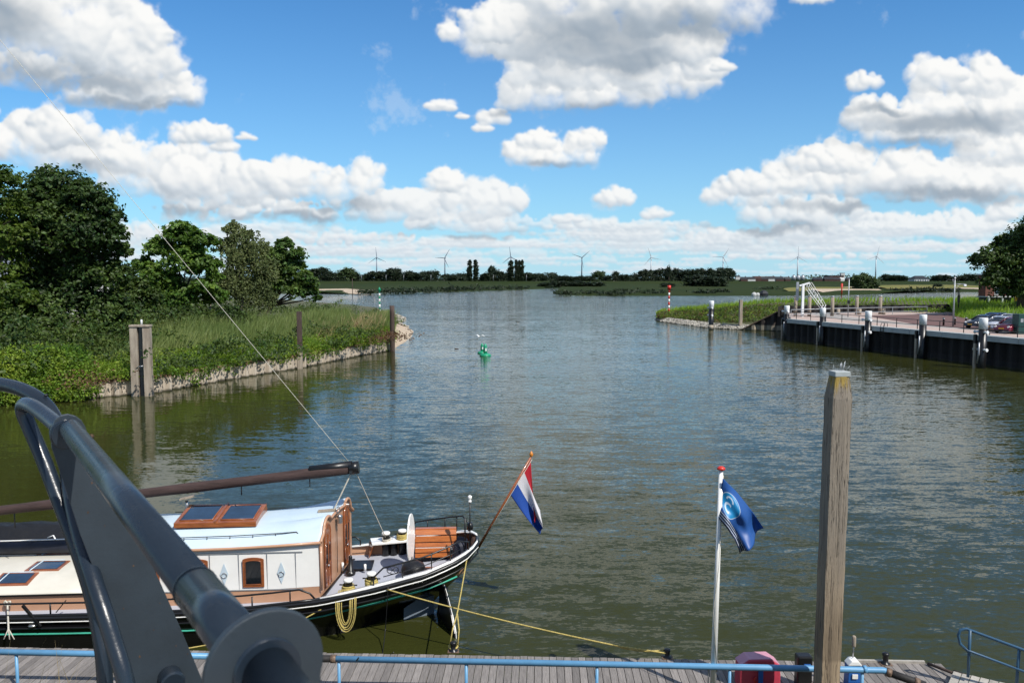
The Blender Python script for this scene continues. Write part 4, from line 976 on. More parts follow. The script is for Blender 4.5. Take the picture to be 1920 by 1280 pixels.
def flatwin(s0,s1,t0,t1):
    f=MB().prism([(s0,t0,dz(t0)-.01),(s1,t0,dz(t0)-.01),(s1,t1,dz(t1)-.01),(s0,t1,dz(t1)-.01)],(0,0,.05)).build('deck_window',MT['wood'],barge,bev=.006)
    a,b_,c,d=s0+.07,s1-.07,t0-.06,t1+.06
    MB().prism([(a,c,dz(c)+.044),(b_,c,dz(c)+.044),(b_,d,dz(d)+.044),(a,d,dz(d)+.044)],(0,0,.003)).build('pane',MT['bglass'],f)
    MB().tube([(a+.06,d-.06,dz(d)+.052),(b_-.08,d-.06,dz(d)+.052),(b_-.08,c+.1,dz(c)+.052)],.014,5).build('pane_reflection',MT['bluewhite'],f)  # pale tube stands in for the sky reflected in the pane
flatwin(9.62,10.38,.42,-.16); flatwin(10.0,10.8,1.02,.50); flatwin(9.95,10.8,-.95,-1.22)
MB().box((9.05,-.55,dz(.55)+.04),(.35,.10,.06)).build('roof_hinge',MT['black'],barge,bev=.01)
MB().tube([(8.3,-.78,1.55),(9.2,-.80,1.50),(14,-.85,1.46)],.155,12).build('furled_spar',MT['navy'],barge)
MB().tube([(8.5,-.78,1.70),(10,-.80,1.665),(14,-.84,1.62)],.018,6).build('spar_line',MT['wpaint'],barge)
MB().tube([(9.9,-.9,1.62),(9.85,-1.0,1.78),(9.95,-1.05,1.9),(10.1,-1.05,1.86)],.022,6).build('white_hose',MT['wpaint'],barge)
MB().tube([(10.3,-.9,1.62),(10.4,-1.,1.70),(10.55,-1.02,1.64)],.018,6).build('white_hose',MT['wpaint'],barge)
# tarpaulin heap on the far side deck
mb=MB(); rows=[]
for i in range(24):
    s=8.3+i*.3; rows.append([(s,-1.35-.9*j/8+random.uniform(-.04,.04),1.35+.42*math.sin(math.pi*min(1,(j+1)/8)*.7)*min(1,.35+(i)/9)+random.uniform(-.03,.03)) for j in range(9)])
mb.grid(rows); mb.grid([[rows[i][0] for i in range(24)],[(rows[i][0][0],-1.33,.8) for i in range(24)]]); mb.grid([[rows[i][8] for i in range(24)],[(rows[i][8][0],-2.2,.6) for i in range(24)]]); mb.build('tarpaulin',MT['tarp'],barge)
# side rail, stanchions on the near side
mb=MB(); pts=[(3.62,1.66,1.0),(3.72,1.66,1.12)]+[(s,interp(BM,s)-.05,interp(ZR,s)+.26) for s in (3.95,4.5,5.2,6,7,8,9,10,11,12)]
mb.tube(pts,.022,8)
for s in (4.15,5.75,7.3,9.2,11): mb.tube([(s,interp(BM,s)-.05,interp(ZR,s)),(s,interp(BM,s)-.05,interp(ZR,s)+.26)],.018,6)
mb.tube([(4.95,1.72,.5),(4.95,1.72,1.1)],.02,6)
mb.build('side_rail',MT['black'],barge)
mb=MB(); mb.bar((9.75,1.72,1.05),(9.35,1.82,.62),.05,.05); mb.bar((8.9,1.62,1.1),(9.1,1.66,.85),.02,.02); mb.build('boat_hook',MT['black'],barge)
MB().lathe((9.55,1.73,.62),[(.09,-.03),(.10,0),(.07,.03)],10).build('fairlead',MT['steel'],barge)
# boom with brown sail cover
mb=MB(); B0=Vector((2.98,0,3.49)); B1=Vector((13.5,0,2.38))
pts=[B0.lerp(B1,i/14) for i in range(15)]; mb.tube(pts,[.125,.135,.12,.115]+[.115+.01*math.sin(i*1.7) for i in range(11)],12)
bm_=mb.build('boom',MT['sail'],barge)
mb=MB(); mb.tube([B0+Vector((-.16,0,.03)),B0+Vector((.06,0,0))],.15,12); mb.tube([B0+Vector((.0,0,.07)),B0+Vector((1.0,0,-.02))],[.12,.10],10); mb.build('boom_end_cover',MT['black'],bm_)
mb=MB()
for x in (1.0,2.6,5,7.8): p=B0.lerp(B1,x/10.55); mb.tube([p,p+Vector((0,0,-.32 if x<5 else -.45))],.014,5)
mb.build('sail_tie',MT['black'],bm_)
# deck hatch, pump, oval panel, bench, engine controls
MB().box((2.88,-.55,.93),(.62,.62,.03)).build('deck_hatch',MT['black'],barge,bev=.006)
mb=MB(); mb.lathe((3.06,-.05,.90),[(.12,0),(.12,.05),(.05,.07),(.045,.42),(.03,.45)],12); mb.build('deck_pump',MT['black'],barge)
mb=MB(); mb.lathe((3.28,-.28,.9),[(.03,0),(.03,.2)],8); mb.lathe((2.72,-.12,.94),[(.03,0),(.03,.16)],8); mb.build('deck_pipe',MT['wpaint'],barge)
mb=MB(); el=[(1.62+.0,.0+.40*math.cos(a),1.74+.62*math.sin(a)) for a in np.linspace(0,2*math.pi,33)[:-1]]
Mx=Matrix.Rotation(R(-9),3,'Z'); c0=Vector((1.62,0,1.74)); el=[c0+Mx@(Vector(p)-c0) for p in el]
mb.prism(el,Mx@Vector((-.03,0,0))); o=mb.build('oval_panel',MT['wpaint'],barge,bev=.006)
MB().bar((1.60,0,1.3),(1.60,0,.95),.06,.06).build('panel_foot',MT['black'],o)
# bench with curved slatted back
prof=[(-.92,1.66),(-.80,1.76),(-.64,1.76),(-.54,1.64),(-.50,1.48),(-.46,1.36),(-.43,1.24),(-.41,1.12)]
bn=None
slats=[]
mb=MB()
for i,(a_,b_) in enumerate(zip(prof,prof[1:])):
    d=Vector((0,b_[0]-a_[0],b_[1]-a_[1])); n_=Vector((0,d.z,-d.y)).normalized(); c=Vector((1.02,(a_[0]+b_[0])/2,(a_[1]+b_[1])/2))
    mb.bar((c.x-.51,c.y,c.z),(c.x+.51,c.y,c.z),d.length-.022,.035,up=-n_)
bn=mb.build('bench',MT['bench'],barge,bev=.006)
MB().bar((.52,-.462,1.36),(1.52,-.462,1.36),.012,.018).build('bench_strip',MT['wpaint'],bn)
MB().box((1.02,-.60,1.18),(.98,.10,.5)).build('bench_shade_block',MT['darkg'],bn)  # dark block added behind the slats as shadow under the bench
mb=MB(); 
for s in (.53,1.51): mb.prism([(s,p[0]-.03,p[1]-.03) for p in prof]+[(s,-.05,.98),(s,-.80,.98)],(.025,0,0))
mb.build('bench_side',MT['wood'],bn)
mb=MB(); mb.box((.95,.28,1.10),(.7,.16,.04)); mb.box((.82,.50,1.10),(.5,.12,.04)); mb.build('footboard',MT['wood'],barge,bev=.006)
mb=MB(); mb.lathe((1.52,.52,1.0),[(.28,0),(.30,.15),(.26,.30),(.12,.38),(.02,.40)],14); mb.box((1.28,.68,1.12),(.5,.3,.22)); mb.build('engine_cover',MT['tarp'],barge,bev=.03)
mb=MB(); mb.lathe((.42,-.25,1.35),[(.12,-.3),(.2,-.1),(.16,.15),(.05,.25)],10); mb.bar((.5,-.15,1.15),(.35,-.4,1.62),.25,.16); mb.build('stern_bag',MT['navy'],barge,bev=.03)
# stern rails (tubular), one each side, and mast with light
def srail(side,s0,s1,h=.34,mid=True):
    mb=MB(); P0=along(-.06,0,s0,s1,10,side); pts=[(p[0],p[1],p[2]+h+ .02) for p in P0]; a_=P0[0]; z_=P0[-1]
    mb.tube([a_,(a_[0]-.04*0,a_[1],a_[2]+h*.6)]+pts[1:-1]+[(z_[0],z_[1],z_[2]+h*.6),z_],.020,8)
    for i in (3,6,8): mb.tube([P0[i],pts[i]],.014,6)
    if mid: mb.tube([(p[0],p[1],p[2]+h*.5) for p in P0[1:-1]],.011,6)
    mb.build('stern_rail',MT['black'],barge)
srail(1,2.35,.22,.36); srail(-1,1.7,.2,.40,False); srail(-1,4.2,3.0,.25,False)
mb=MB(); mb.tube([(.18,.05,1.5),(.18,.05,2.62)],.016,6); mb.tube([(.30,.08,1.5),(.30,.08,2.25)],.020,6); mb.lathe((.18,-.05,2.0),[(.07,-.08),(.08,0),(.06,.1)],8); mb.build('stern_mast',MT['black'],barge)
MB().lathe((.18,.05,2.62),[(.04,0),(.045,.05),(.02,.07),(.05,.10),(.05,.16),(.02,.18)],10).build('stern_light',MT['wpaint'],barge)
mb=MB(); mb.tube([(1.95+.13*math.cos(a),1.18,1.42+.13*math.sin(a)*.7) for a in np.linspace(0,6.28,17)],.010,5)
for a in (0,1.05,2.1): mb.tube([(1.95+.13*math.cos(a),1.18,1.42+.09*math.sin(a)),(1.95-.13*math.cos(a),1.18,1.42-.09*math.sin(a))],.006,4)
mb.build('small_wheel',MT['black'],barge)
MB().lathe((.62,.72,1.62),[(.045,0),(.05,.04),(.03,.07),(.03,.12)],10).build('cleat',MT['black'],barge)
# bollards (bitts) with rope turns
def coil(c,r,n,h,rr=.014,mat='yrope',name='rope_turns',parent=None):
    pts=[(c[0]+(r+random.uniform(0,.012))*math.cos(a),c[1]+(r+random.uniform(0,.012))*math.sin(a),c[2]+h*a/(2*math.pi*n)+random.uniform(-.004,.004)) for a in np.linspace(0,2*math.pi*n,n*14)]
    return MB().tube(pts,rr,5).build(name,MT[mat],parent)
def bitt(s,t,z,h=.30,rope=None,n=6,deep=0.):
    o=MB().lathe((s,t,z),[(.10,-deep),(.10,0),(.085,.03),(.085,h*.8),(.10,h),(.105,h)],18).build('bollard',MT['black'],barge)
    MB().lathe((s,t,z+h),[(.108,0),(.108,.045),(.09,.06),(.0,.062)],18).build('bollard_cap',MT['wpaint'],o)
    MB().tube([(s-.2,t+.03,z+h*.72),(s+.2,t-.03,z+h*.72)],.015,6).build('cross_pin',MT['black'],o)
    if rope: coil((s,t,z+.03),.112,n,h*.62,.019,parent=o,mat=rope); coil((s,t,z+.05),.13,max(2,n-3),h*.4,.019,parent=o,mat=rope)
    return o
b1_=bitt(2.93,1.32,.94,.30,'yrope',6); b2_=bitt(2.42,1.28,1.06,.30,'yrope',7)
bitt(2.32,-1.34,1.22,.22,None,4,.45); bitt(1.90,-1.32,1.28,.22,'yrope',8,.45)
MB().lathe((2.12,-1.30,.9),[(.09,0),(.09,.28),(.06,.30)],14).build('bollard',MT['black'],barge)
MB().prism([(2.65,-1.12,1.22),(1.62,-1.10,1.30),(1.5,-1.5,1.36),(2.75,-1.62,1.22)],(0,0,.03)).build('bitt_shelf',MT['wpaint'],barge)
MB().prism([(2.72,-1.14,.9),(2.62,-1.12,1.2),(2.75,-1.60,1.2),(2.8,-1.6,.9)],(.02,0,0)).build('shelf_bracket',MT['wood'],barge)
MB().box((3.35,-1.58,1.02),(.10,.06,.22)).build('rail_fitting',MT['black'],barge,bev=.01)
coil((2.30,-1.28,1.26),.10,3,.10,mat='rope',parent=barge)
# rope hank hanging over the side from the bollard
mb=MB()
for i in range(5):
    w=.09+.032*i; hh=.56+.075*i+.04*random.random(); s_=2.95+random.uniform(-.015,.015); t_=1.66+.012*i
    pts=[(s_-w+.02,1.42,1.08),(s_-w,t_-.04,.98)]+[(s_-w*math.cos(a),t_+.02,.80-hh*.62*math.sin(a)) for a in np.linspace(0,math.pi,13)]+[(s_+w,t_-.04,.98),(s_+w-.04,1.42,1.08)]
    mb.tube(pts,.012,5)
mb.build('rope_hank',MT['yrope'],barge)
# stays
def rope(name,pts,r,mat,sag=0.,n=14,**k):
    out=[]
    for a_,b_ in zip(pts,pts[1:]):
        a_=Vector(a_); b_=Vector(b_)
        for i in range(n): t=i/n; out.append(a_.lerp(b_,t)+Vector((0,0,-sag*4*t*(1-t))))
    out.append(Vector(pts[-1])); return MB().tube(out,r,6).build(name,MT[mat],**k)
e_=SW_(2.95,0,3.52)
rope('topping_lift',[e_,SW_(10.56,0,13.28),SW_(13.4,0,17)],.006,'rope',label='long thin white line running from the boom end up to the left',cat='rope')
rope('boom_sheet',[SW_(3.0,.0,3.38),SW_(3.46,.1,2.42)],.018,'rope',label='white rope from the boom end down to the block on the cabin',cat='rope')
rope('boom_guy',[SW_(2.9,0,3.42),SW_(2.32,-1.22,1.40)],.012,'rope',label='white rope from the boom end to the far side bollard',cat='rope')
# the cabin's after end is skewed to the keel line
for o in list(barge.children_recursive):
    n0=o.name.split('.')[0]; 
    if o.type!='MESH' : continue
    if n0 in ('cabin_roof','cabin_wall','cabin_plinth','end_wall','roof_moulding','corner_post','foot_strip','door','panelling','door_pane','handle','wooden_block','tackle_block','down_wire','horn','grab_rail'):
        for v in o.data.vertices:
            k=max(0.,min(1.,(8.-v.co.x)/4.3)); v.co.x-=.165*(1.22-v.co.y)*k
# stern flag on its staff
fe=empty('stern_flag',SW_(.0,0,1.45),0,label='red white and blue striped flag on a varnished staff at the stern',cat='flag')
FB=SW_(.0,0,1.45); FT_=SW_(-1.30,0,3.70)
MB().tube([Vector((0,0,0)),FT_-FB],[.034,.026],10).build('staff',MT['wood'],fe)
MT['gold']=M('orange finial',(.62,.22,.03),.35,0,.1,5)
MB().lathe(FT_-FB+Vector((.01,0,.02)),[(.02,-.02),(.035,0),(.05,.05),(.03,.09),(.005,.13)],12).build('finial',MT['gold'],fe)
def flagmat():
    m,N_,b=newmat('striped bunting'); uv_=N_.n('ShaderNodeUVMap').outputs[0]; s_=N_.n('ShaderNodeSeparateXYZ'); N_.L(uv_,s_.inputs[0]); y=s_.outputs[1]
    cc=N_.mix(N_.m('GREATER_THAN',y,.333),c4((.02,.09,.42)),c4((.80,.78,.80))); cc=N_.mix(N_.m('GREATER_THAN',y,.667),cc,c4((.62,.025,.045)))
    N_.L(cc,b.inputs['Base Color']); b.inputs['Roughness'].default_value=.7
    t=N_.n('ShaderNodeBsdfTranslucent'); N_.L(cc,t.inputs[0]); ms=N_.n('ShaderNodeMixShader'); ms.inputs[0].default_value=.3
    N_.L(b.outputs[0],ms.inputs[1]); N_.L(t.outputs[0],ms.inputs[2]); N_.L(ms.outputs[0],m.node_tree.nodes['Material Output'].inputs[0]); return m
def cloth(name,fn,nu,nv,mat,parent):
    V=[fn(i/nu,j/nv) for j in range(nv+1) for i in range(nu+1)]
    F=[(j*(nu+1)+i,j*(nu+1)+i+1,(j+1)*(nu+1)+i+1,(j+1)*(nu+1)+i) for j in range(nv) for i in range(nu)]
    me=bpy.data.meshes.new(name); me.from_pydata([tuple(v) for v in V],[],F); me.polygons.foreach_set('use_smooth',[True]*len(F))
    uvl=me.uv_layers.new(name='UVMap')
    for p in me.polygons:
        for li in p.loop_indices:
            vi=me.loops[li].vertex_index; uvl.data[li].uv=((vi%(nu+1))/nu,(vi//(nu+1))/nv)
    o=link_mesh(name,me,mat,parent); md=o.modifiers.new('solid','SOLIDIFY'); md.thickness=.004; return o
# measured corners of the hanging flag at the staff's depth
Yf=lambda py: 0
def fpt(px,py,off=0.): 
    r=ray(px,py); k=(-(S0.x*SN[0]+S0.y*SN[1])*-1+off)/(r[0]*SN[0]+r[1]*SN[1]) if False else None
    # intersect the barge's centre plane moved by off
    den=r[0]*math.sin(SA)-r[1]*math.cos(SA); kk=(off+S0.x*math.sin(SA)-S0.y*math.cos(SA))/den
    return Vector((r[0]*kk,r[1]*kk,HC+r[2]*kk))
H0,H1=fpt(995,862),fpt(957,927)      # hoist: red end (top), blue end
E0,E1=fpt(1004,978),fpt(1014,1000)
def dutch(u,v):
    # v 0 = blue edge .. 1 = red edge ; u along the fly. folds gather as it hangs
    a=H1.lerp(H0,v); 
    b0=fpt(1014,998); b1=fpt(1011,950); b2=fpt(999,976)
    low=[fpt(1013,1001),fpt(1018,988),fpt(1013,958),fpt(1002,979)]
    x=v*3; i=min(2,int(x)); b=low[i].lerp(low[i+1],x-i)
    p=a.lerp(b,u); w=math.sin(v*11+u*3)*.10*u+math.sin(v*5+1+u*5)*.05
    p=p+Vector((0,-1,0))*w*(.2+u)+Vector((0,0,-.04*math.sin(u*3.14)*(1-v)))
    return p-FB
cloth('cloth',dutch,26,30,flagmat(),fe)
MB().tube([Vector((.02,-.02,.02)),FT_-FB+Vector((.03,-.03,-.05))],.006,5).build('halyard',MT['rope'],fe)
# mooring lines
JZ=.62
jb1=G(850,1217,JZ); jb2=G(1251,1231,JZ)
rope('mooring_line',[SW_(2.42,1.36,1.16),jb2+Vector((-1.0,.02,.22)),jb2+Vector((-.05,.05,.12))],.017,'yrope',sag=.06,label='long yellow mooring line running right from the barge to the jetty bollard',cat='rope')
rope('mooring_line',[jb2+Vector((-1.05,.02,.23)),jb2+Vector((-.03,-.05,.10))],.015,'yrope',label='second strand of yellow rope spliced near the jetty bollard right of the barge',cat='rope')
rope('mooring_line',[SW_(.25,.55,1.5),jb1+Vector((.06,.30,.62))],.015,'yrope',sag=.02,label='yellow line dropping from the stern rail to the jetty',cat='rope')
mb=MB()
for dx in(-.05,.07): 
    a_=jb1+Vector((.06,.30,.62)); mb.tube([a_,a_.lerp(jb1+Vector((dx,.0,.10)),.5)+Vector((dx*.6,0,-.02)),jb1+Vector((dx*1.3,0,.1))],.014,5)
mb.tube([jb1+Vector((.085*math.cos(a),.085*math.sin(a),.07+.02*math.sin(a))) for a in np.linspace(0,6.283,17)],.02,6)
mb.build('rope_loop',MT['yrope'],label='yellow rope eye looped over the jetty bollard behind the barge stern',cat='rope')
rope('mooring_line',[SW_(2.93,1.42,1.0),SW_(4.3,2.0,.45),SW_(7.2,2.6,.25)],.014,'yrope',sag=.03,label='yellow line leading left along the black hull behind the handrail',cat='rope')
rope('shore_cable',[SW_(2.02,1.62,1.2),SW_(2.08,1.75,.3),SW_(2.1,2.3,-.02),G(738,1222,.66)],.010,'black',sag=.03,label='thin dark cable hanging from the barge side down to the jetty',cat='cable')
fl=rope('fender_line',[G(14,1130,.95),G(16,1180,.72)],.02,'rope',label='knotted white rope hanging over the barge side at the left edge',cat='rope')
mb=MB()
for i in range(3):
    mb.tube([G(16,1178,.74),G(16+(-9,2,11)[i],1198,.55)],.012,5)
mb.tube([G(14,1130,.97)+Vector((.07*math.cos(a),0,.05*math.sin(a*2))) for a in np.linspace(0,6.28,12)],.02,5)
mb.build('rope_knot',MT['rope'],label='white rope knot with frayed ends below the rail at the left edge',cat='rope')

# ---------------------------------------------------------------- jetty with its fittings
JF0,JF1=Vector((-13,15.66,0)),Vector((8.25,14.86,0))         # far edge
jd=(JF1-JF0).normalized(); jn=Vector((jd.y,-jd.x,0)); JW=1.62
jet=empty('jetty',JF0+Vector((0,0,.6)),0,label='grey weathered plank jetty along the bottom of the view',cat='jetty')
mb=MB(); x=0.; LJ=(JF1-JF0).length
while x<LJ-.1:
    w=.142+random.uniform(-.004,.004); a_=jd*(x+w/2); o=random.uniform(-.012,.012)
    mb.bar(a_+jn*(-.0+o)+Vector((0,0,random.uniform(-.003,.003))),a_+jn*(JW+o),w-.012,.04); x+=w
mb.build('planks',MT['plank'],jet)
mb=MB(); mb.bar(jn*.05+Vector((0,0,-.13)),jd*LJ+jn*.05+Vector((0,0,-.13)),.08,.2); mb.bar(jn*(JW-.1)+Vector((0,0,-.13)),jd*LJ+jn*(JW-.1)+Vector((0,0,-.13)),.08,.2)
mb.build('beam',MT['piler'],jet)
mb=MB()
pass
for i in range(5): MB().box(jd*(2+i*4.2)+jn*.8+Vector((0,0,-.45)),(2.4,1.3,.6)).build('float',MT['rubber'],jet,bev=.04)
MB().bar(jd*(LJ-1.7)-jn*.02+Vector((0,0,.035)),jd*(LJ-.3)-jn*.02+Vector((0,0,.035)),.06,.05).build('edge_board',MT['plank2'],jet)
def JP(px,py,z=.62): return G(px,py,z)
for px,py,h,lb in((850,1220,.19,'small black jetty bollard with a yellow rope eye behind the barge stern'),(1251,1232,.17,'small black jetty bollard holding the long yellow mooring line'),(1660,1244,.22,'black jetty bollard near the right end of the planks')):
    p=JP(px,py); e=empty('jetty_bollard',p,label=lb,cat='bollard',group='bollards on the jetty')
    MB().lathe((0,0,0),[(.09,0),(.09,.02),(.05,.03),(.05,h*.7),(.062,h*.8),(.062,h),(.03,h+.01)],14).build('post',MT['black'],e)
    MB().box((0,0,.006),(.22,.18,.012)).build('base_plate',MT['rust'],e,bev=.003)
# blue pipe along the jetty, on posts
def PP(px,py,Y=14.15): return D(px,py,Y)
pe=empty('blue_pipe',PP(960,1240),0,label='long light blue pipe railing running along the jetty',cat='pipe railing'); O=pe.location
pa,pb,pc,pd,pf=PP(-120,1219,14.0),PP(1485,1252,13.5),PP(1562,1252,13.5),PP(1655,1256,13.5),PP(1735,1284,13.3)
def pl_(px): return pa.lerp(pb,(px+120)/1605)
mb=MB(); mb.tube([pa-O,pl_(585)-O],.055,14); mb.tube([pl_(640)-O,pb-O,pd-O,pd.lerp(pf,.12)-O+Vector((0,0,.01))],.055,14); mb.build('pipe',MT['bluepipe'],pe)
MB().tube([pl_(582)-O,pl_(638)-O],.062,14).build('rubber_sleeve',MT['rubber'],pe)
MB().tube([pd.lerp(pf,.10)-O,pf-O],.065,14).build('rubber_sleeve',MT['rubber'],pe)
def ring(a_,b_,r,name='clamp'): return MB().tube([a_-O,b_-O],r,14).build(name,MT['rust'] if name=='clamp' else MT['bluepipe'],pe)
ring(pl_(634),pl_(644),.072); ring(pl_(580),pl_(586),.07); ring(pd.lerp(pf,.08),pd.lerp(pf,.2),.076); ring(pd.lerp(pf,.74),pd.lerp(pf,.86),.078); ring(PP(1618,1254,13.5),PP(1624,1254,13.5),.066,'flange')
for px in (35,372,649,887,1129,1372,1617):
    q=pl_(px)-O if px<1500 else PP(px,1255,13.5)-O
    m_=MB(); m_.tube([q+Vector((0,0,-.04)),Vector((q.x,q.y,.05-O.z))],.028,10); m_.build('post',MT['bluepipe'],pe)
MB().tube([pl_(683)-O+Vector((0,-.06,0)),pl_(685)-O+Vector((0.03,-.08,.07))],.012,5).build('cable_tie',MT['black'],pe)
# gangway with blue handrail at the right
ge=empty('gangway',G(1770,1262,.8),0,label='pale boarded gangway with a blue tube handrail at the bottom right',cat='gangway'); O=ge.location
ga,gb_=G(1693,1262,.72),G(1990,1420,1.1); gd=(gb_-ga); gl=gd.length; gdn=gd.normalized(); gs=Vector((gdn.y,-gdn.x,0)); gs=gs if gs.y<0 else -gs
mb=MB()
gA=G(1800,1256,.74)
for i in range(26):
    a_=gA+Vector((.9,-.62,.02))*(i*.145/1.09); mb.bar(a_-O-Vector((.10,.10,0)),a_-O+Vector((-.75,-.95,0)),.13,.035)
mb.build('boards',MT['plank2'],ge)
mb=MB()
q=[D(1820,1262,13.9),D(1818,1223,13.9),D(1800,1206,13.95),D(1797,1190,13.95),D(1801,1180,13.95),D(1812,1178,13.95),D(1822,1182,13.9),D(1920,1218,13.4),D(2050,1275,12.8)]
mb.tube([p-O for p in q[1:]],.026,10); mb.tube([D(1802,1208,13.95)-O,D(1815,1219,13.9)-O,D(1920,1258,13.4)-O,D(2040,1310,12.8)-O],.022,10)
mb.tube([D(1815,1268,13.9)-O,D(1819,1180,13.9)-O],.026,10); mb.tube([D(1904,1310,13.5)-O,D(1911,1216,13.45)-O],.026,10)
mb.build('handrail',MT['bluerail'],ge)
mb=MB(); mb.tube([G(1740,1243,.66)-O,G(1790,1262,.72)-O],.03,8); mb.tube([G(1788,1256,.76)-O,G(1860,1282,.72)-O],.018,6); mb.build('hinge',MT['piler'],ge)
# flag pole with blue swan-neck flag
fp=Vector((G(1336,1310,.6).x,G(1336,1310,.6).y,.62)); ptop=D(1352,880,fp.y+.08)
f2=empty('flagpole',fp,0,label='white flagpole with a red cap and a blue flag on the jetty',cat='flagpole')
MB().tube([Vector((0,0,0)),(ptop-fp)*.5,ptop-fp],[.058,.047,.036],14).build('pole',MT['wpaint'],f2)
MB().lathe(ptop-fp,[(.04,-.01),(.07,0),(.072,.03),(.04,.055),(.0,.06)],16).build('pole_cap',MT['redp'],f2)
MB().tube([(-.09,-.02,.05),(-.085,-.02,.62),(-.06,-.02,.66)],.012,6).build('cleat_rod',MT['galv'],f2)
MB().tube([(.06,-.03,.5),(-.03,-.06,1.6),(.05,-.05,2.4),ptop-fp+Vector((.04,0,-.1))],.006,5).build('halyard',MT['rope'],f2)
def blueflag():
    m,N_,b=newmat('blue flag cloth'); uv_=N_.n('ShaderNodeUVMap').outputs[0]; s_=N_.n('ShaderNodeSeparateXYZ'); N_.L(uv_,s_.inputs[0]); x,y=s_.outputs[0],s_.outputs[1]
    cc=c4((.025,.105,.36))
    # dark band with pale stripes at the lower edge
    nav=N_.m('LESS_THAN',y,.25); cc=N_.mix(nav,cc,c4((.012,.018,.05)))
    st=N_.m('MULTIPLY',nav,N_.m('GREATER_THAN',N_.m('FRACT',N_.m('MULTIPLY',y,13.)),.68)); cc=N_.mix(st,cc,c4((.55,.62,.75)))
    dx=N_.m('SUBTRACT',x,.25); dy=N_.m('MULTIPLY',N_.m('SUBTRACT',y,.55),.72); rr=N_.m('SQRT',N_.m('ADD',N_.m('POWER',N_.m('ABSOLUTE',dx),2.),N_.m('POWER',N_.m('ABSOLUTE',dy),2.)))
    cc=N_.mix(N_.m('LESS_THAN',rr,.207),cc,c4((.50,.62,.75))); cc=N_.mix(N_.m('LESS_THAN',rr,.195),cc,c4((.015,.26,.55)))
    # the pale curved device inside the disc
    d2=N_.m('SUBTRACT',dy,.07); ax=N_.m('ADD',dx,.03); r2=N_.m('SQRT',N_.m('ADD',N_.m('POWER',N_.m('ABSOLUTE',ax),2.),N_.m('POWER',N_.m('ABSOLUTE',d2),2.)))
    arc=N_.m('MULTIPLY',N_.m('LESS_THAN',N_.m('ABSOLUTE',N_.m('SUBTRACT',r2,.06)),.014),N_.m('GREATER_THAN',d2,-.01))
    r3=N_.m('SQRT',N_.m('ADD',N_.m('POWER',N_.m('ABSOLUTE',N_.m('ADD',dx,.02)),2.),N_.m('POWER',N_.m('ABSOLUTE',N_.m('ADD',dy,.06)),2.)))
    arc2=N_.m('MULTIPLY',N_.m('LESS_THAN',N_.m('ABSOLUTE',N_.m('SUBTRACT',r3,.07)),.018),N_.m('LESS_THAN',dx,.02))
    cc=N_.mix(N_.m('MAXIMUM',arc,arc2),cc,c4((.62,.74,.85)))
    N_.L(cc,b.inputs['Base Color']); b.inputs['Roughness'].default_value=.45
    t=N_.n('ShaderNodeBsdfTranslucent'); N_.L(cc,t.inputs[0]); ms=N_.n('ShaderNodeMixShader'); ms.inputs[0].default_value=.25
    N_.L(b.outputs[0],ms.inputs[1]); N_.L(t.outputs[0],ms.inputs[2]); N_.L(ms.outputs[0],m.node_tree.nodes['Material Output'].inputs[0]); return m
Yp=fp.y+.02
hb,ht=D(1347,972,Yp),D(1354,897,Yp)
def bf(u,v):
    # v 0 lower (striped) edge .. 1 upper edge
    top=[D(1354,895,Yp),D(1385,925,Yp+.05),D(1412,960,Yp+.1),D(1432,990,Yp+.12)]
    bot=[D(1348,972,Yp),D(1363,990,Yp-.12),D(1378,1012,Yp-.15),D(1389,1040,Yp-.1)]
    x=u*3; i=min(2,int(x)); a_=top[i].lerp(top[i+1],x-i); b_=bot[i].lerp(bot[i+1],x-i)
    p=b_.lerp(a_,v); w=.10*math.sin(v*9+u*4)*u**.6+.05*math.sin(u*9-v*4)
    q=-.12*math.exp(-((v-.30)/.12)**2)*u
    return p+Vector((q*.5,-w+q,0))-fp
cloth('flag',bf,34,34,blueflag(),f2)
# lifebuoy box, dark box, blue dispenser
lb=G(1424,1290,.62); e=empty('lifebuoy_box',lb,R(3),label='faded red octagonal lifebuoy box with a bleached pink top',cat='lifebuoy box')
oc=[(-.37,0),(-.37,.36),(-.36,.62),(-.20,.77),(.20,.77),(.36,.62),(.38,.36),(.38,0)]
k_=.70
MB().prism([(x_,-.02,z_*k_) for x_,z_ in oc],(0,.30,0)).build('body',MT['pink'],e,bev=.02)
MB().prism([(-.365,.0,.441),(-.205,.0,.55),(.205,.0,.55),(.365,.0,.441),(.34,.0,.43),(.195,.0,.535),(-.195,.0,.535),(-.34,.0,.43)],(0,.29,0)).build('bleached_top',MT['pinktop'],e)
mb=MB(); mb.bar((.0,-.045,.05),(.0,-.045,.40),.085,.03,up=(0,1,0)); mb.build('strap',MT['blue'],e,bev=.004)
MB().box((0,-.035,.42),(.26,.02,.03)).build('hinge',MT['black'],e)
MB().tube([(-.08,-.05,.24),(-.13,-.06,.20),(-.09,-.06,.14)],.018,6).build('latch',MT['redp'],e)
db=G(1505,1290,.62); e=empty('power_pedestal',db,0,label='small black pedestal box left of the big timber pile',cat='power pedestal')
MB().box((0,0,.32),(.27,.2,.64)).build('body',MT['black'],e,bev=.03); MB().box((0.03,-.11,.48),(.12,.02,.06)).build('socket',MT['blue'],e,bev=.005)
bb=G(1597,1292,.62); e=empty('water_pedestal',bb,0,label='blue and white pedestal with a cream lamp on a rod behind the timber pile',cat='pedestal')
MB().prism([(-.12,-.1,0),(.12,-.1,0),(.10,-.1,.52),(-.10,-.1,.52)],(0,.2,0)).build('body',MT['blue'],e,bev=.01)
MB().prism([(-.125,-.12,.50),(.125,-.12,.50),(.06,-.12,.58),(-.06,-.12,.58)],(0,.2,0)).build('head',MT['wpaint'],e,bev=.01)
